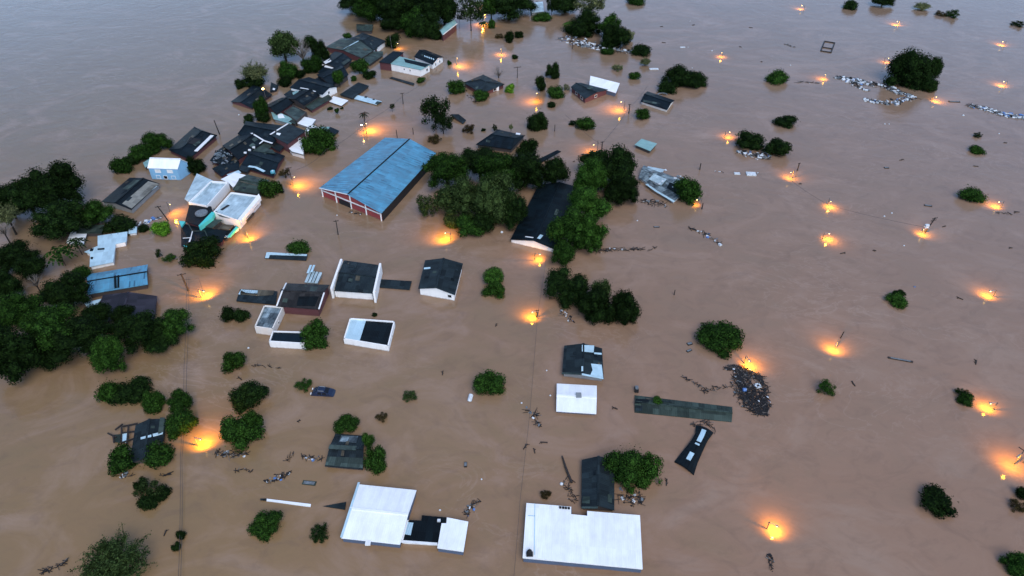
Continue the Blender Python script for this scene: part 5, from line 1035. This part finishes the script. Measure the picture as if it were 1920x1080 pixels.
W_, Dk = (6, 4, 1, 3), (1, 2, .5, 6)
debris('upper arm of the white rubbish ring at right, ending at the huge black tree', [(1565, 146), (1590, 148), (1625, 157), (1655, 160), (1690, 175), (1710, 182)], [1.5, 3.4, 3.6, 2.6, 2.6, 1.5], 330, W_, .3, (.3, 1.3), seed=1)
debris('lower arm of the white rubbish ring at right', [(1620, 187), (1640, 191), (1668, 194), (1695, 187), (1715, 182)], [1.6, 2.2, 2.2, 2.4, 2], 180, W_, .3, (.3, 1.2), seed=2)
debris('right branch of the rubbish ring split from its upper arm', [(1590, 152), (1608, 162), (1628, 170)], [1.6, 2.2, 1.2], 80, W_, .3, (.3, 1.1), seed=21)
debris('rubbish drift running off the right edge', [(1815, 197), (1830, 200), (1860, 208), (1880, 215), (1925, 222)], [2.4, 2.2, 2.4, 2.0, 2.2], 220, W_, .35, (.3, 1.3), seed=3)
debris('dark sticks left of the lamp at the white debris ring', [(1492, 155), (1510, 154), (1535, 156)], 1.0, 26, Dk, .8, seed=4)
debris('white rubbish bank under the trees of the upper middle', [(1052, 70), (1075, 76), (1105, 85), (1140, 92), (1175, 96), (1215, 100)], [4, 6, 5, 4, 3, 2], 420, W_, .3, (.3, 1.3), seed=5)
debris('white crumbs along the foot of the broad black tree at the top', [(930, 35), (945, 34), (975, 33)], 1.6, 40, (8, 2, 0, 1), .05, (.4, .9), seed=6)
debris('rubbish packed between the two round bushes', [(1384, 283), (1405, 290), (1432, 293), (1444, 297)], [1.5, 3.2, 3.0, 1.2], 170, W_, .25, (.3, 1.0), seed=7)
debris('drift of broken boards below the wrecked patchwork roof', [(1200, 375), (1222, 382), (1250, 384)], [1.4, 2.4, 1.6], 70, (2, 4, 1, 4), .7, seed=8)
debris('driftwood line right of the bright green tree', [(1108, 470), (1130, 470), (1160, 468), (1208, 467)], [1.6, 1.2, .9, .6], 110, (3, 1, 0, 5), .75, (.2, .7), seed=9)
debris('twigs trailing right of the driftwood line', [(1215, 470), (1232, 466)], .9, 10, Dk, .9, (.2, .5), seed=10)
debris('broken spar with white and blue scraps in open water right of centre', [(1292, 428), (1312, 434), (1328, 442), (1352, 460)], [.4, .8, 1.6, .7], 66, (4, 1, 3, 3), .5, (.3, .9), seed=11)
debris('upper part of the big dark debris heap right of the long grey-green roof', [(1360, 691), (1385, 692), (1402, 701), (1424, 708)], [.6, 1.4, 1.5, 1.0], 200, (.7, 1.0, .2, 9), .55, (.25, .7), seed=12)
debris('main body of the big dark debris heap with white specks and a blue drum', [(1388, 700), (1392, 725), (1408, 750), (1428, 776)], [1.8, 2.6, 3.2, 1.8], 620, (.5, .8, .12, 12), .55, (.25, .7), seed=13)
debris('right flank of the big dark debris heap', [(1424, 706), (1430, 730), (1434, 755), (1434, 778)], [1.0, 1.4, 1.3, .6], 190, (.5, .8, .1, 10), .55, (.25, .7), seed=14)
debris('thin twig drift left of the big dark debris heap', [(1278, 706), (1305, 720), (1326, 733), (1350, 728), (1380, 724)], [.4, .6, 1.3, .8, .5], 80, Dk, .85, (.2, .5), seed=15)
debris('twig tangle at the upper end of the curled black roof sheet', [(1298, 798), (1318, 793), (1326, 790), (1340, 812)], .8, 44, Dk, .9, (.2, .5), seed=16)
debris('tangle of wreckage with a teal scrap hanging on the middle wire', [(985, 770), (998, 773), (1008, 775), (1000, 786), (1013, 800)], [1.0, 1.4, 1.0, .7, .4], 60, (2, 3, 1, 5), .5, (.2, .7), seed=17)
debris('rubbish under the big leafy tree right of the slate gable shed', [(1160, 930), (1175, 934), (1190, 938), (1205, 935)], 1.8, 70, (2, 2, .5, 5), .5, (.25, .8), seed=18)
debris('twigs left of the slate gable shed', [(1066, 896), (1063, 912), (1068, 928), (1080, 940)], 1.1, 50, Dk, .8, (.15, .5), seed=19)
debris('rubbish and roots at the foot of the two round trees right of the big glow', [(405, 846), (420, 856), (440, 852), (466, 850)], [.9, 1.2, 1.0, .8], 90, (2, 2, 0, 5), .6, (.2, .6), seed=20)
debris('scrap tongue left of the small house with grey near strip', [(566, 855), (585, 860), (606, 862)], [.5, .9, .6], 44, (2, 3, 1, 4), .5, (.2, .6), seed=22)
debris('metal wreck with pale scraps above the long thin white strip', [(497, 904), (515, 898), (530, 893), (545, 886)], [.5, 1.1, 1.0, .5], 60, (3, 3, 1, 4), .5, (.2, .6), seed=23)
debris('dark branch with a white tip left of the metal wreck', [(441, 884), (458, 880), (474, 884)], .4, 16, Dk, .9, (.2, .5), seed=24)
debris('scrap heap of bicycle-like metal right of the two-roof white building', [(872, 965), (880, 955), (886, 948), (900, 938)], [.8, 1.2, .8, .2], 56, (2, 4, 1, 3), .5, (.2, .6), seed=25)
debris('blue-grey wreck with a spar at the bottom right below the lowest lamp', [(1438, 1042), (1446, 1048), (1448, 1072)], [.5, .6, .35], 34, (2, 2, 1, 5), .5, (.2, .6), seed=26)
debris('blue torn sheets trailing right of the T-shaped roof', [(258, 424), (270, 419), (282, 414), (300, 408)], [1.4, 1.4, 1.2, .6], 60, (4, 2, 3, 2), .25, (.4, 1.3), seed=27)
debris('dark branch lying at the bottom left edge of the flood', [(78, 1073), (95, 1068), (112, 1060), (127, 1052)], .5, 26, Dk, .95, (.3, .8), seed=28)
debris('twig raft in open water at the top right, left of the dark frame', [(1470, 82), (1480, 86), (1490, 88)], 1.2, 22, Dk, .8, (.3, .6), seed=29)
debris('rubbish at the foot of the black trio', [(1050, 583), (1062, 592), (1075, 605)], [.6, 1.4, .6], 46, (4, 3, 1, 2), .4, (.25, .7), seed=30)
debris('sticks floating right of the warehouse front', [(655, 398), (668, 400), (680, 402)], .9, 30, (2, 3, 0, 3), .6, (.2, .6), seed=31)
debris('broken fence at the foot of the slate hip-roofed house', [(876, 178), (885, 186), (892, 194)], .8, 24, (2, 2, 0, 4), .8, (.3, .7), seed=32)
debris('scraps round the two floating white box tops', [(1340, 322), (1365, 325), (1398, 327), (1425, 325)], .5, 26, (4, 2, 1, 2), .4, (.2, .5), seed=33)
debris('tiny twig drift above the two round trees right of the glow', [(468, 686), (500, 686), (525, 690)], .5, 20, Dk, .9, (.2, .5), seed=34)
debris('floating branch beside the lamp at the oval green bush', [(1868, 399), (1890, 401), (1908, 398)], .4, 16, Dk, .9, (.4, .8), seed=35)
debris('thin sticks in open water left of the long thin white strip', [(555, 845), (548, 858), (536, 866), (543, 852)], .4, 16, Dk, .95, (.2, .5), seed=36)
debris('pale driftwood at the foot of the right round bush below the pale L roof', [(300, 893), (312, 890), (324, 889)], .3, 10, Dk, .9, (.3, .7), seed=37)
debris('grey wreck below the left round bush at the pale L roof', [(225, 893), (238, 891), (248, 890)], .8, 24, (2, 4, 0, 2), .4, (.3, .7), seed=38)
m = MB(); m.tube([P(1054, 855, .3), P(1062, 880, .35), P(1072, 905, .2)], [.12, .2, .22], 7); c = P(1062, 880); o = m.build('driftwood_log', M['wood'], None, (c.x, c.y, 0)); tag(o, 'long brown driftwood pole left of the slate gable shed', 'log')
m = MB(); c = P(1395, 734); m.tube([c + Vector((-.3, 0, .5)), c + Vector((.3, 0, .5))], .34, 12); o = m.build('drum', M['rub_b'], None, (c.x, c.y, .2)); tag(o, 'blue drum lying in the big dark debris heap', 'drum')
m = MB(); c = P(1421, 723, .5)
for k in range(4): a = k * math.pi / 2 + .3; d = Vector((math.cos(a), math.sin(a), 0)); e_ = Vector((-d.y, d.x, 0)); m.bar(c + d * .42 - e_ * .55, c + d * .42 + e_ * .55, .24, .2)
o = m.build('frame', M['rub_w'], None, c); tag(o, 'small white square frame lying on the big dark debris heap', 'frame')
# scattered single sticks
rs = random.Random(77); spots = [(985, 838), (1002, 846), (1153, 766), (1110, 772), (1186, 300), (1076, 303), (1640, 470), (1580, 475), (1770, 425), (1895, 465), (1830, 312), (1800, 560), (1240, 50), (1245, 80), (1300, 47), (1408, 52), (1388, 88), (1428, 116), (1690, 300), (1500, 345), (1885, 268), (700, 600), (930, 610), (560, 790), (450, 710), (310, 1000), (1250, 905), (1830, 680), (1020, 830), (830, 700), (1600, 720)]
for i, (x, y) in enumerate(spots):
    c = P(x, y); m = MB(); L = rs.uniform(.6, 1.5); a = rs.uniform(0, 3.1); v = Vector((math.cos(a), math.sin(a), 0)); u = Vector((-v.y, v.x, .1))
    m.bar(c - v * L * .5 + Vector((0, 0, .08)), c + v * L * .5 + Vector((0, 0, .14)), .16, .14)
    for k in (-.2, .15, .4): m.bar(c + v * L * k + Vector((0, 0, .1)), c + v * L * (k + .25) + u * rs.uniform(-.5, .5), .09, .08)
    o = m.build('driftwood', M['wood'], None, (c.x, c.y, 0)); tag(o, 'small dark branching stick drifting alone on the brown water', 'driftwood', 'single sticks drifting on the water')
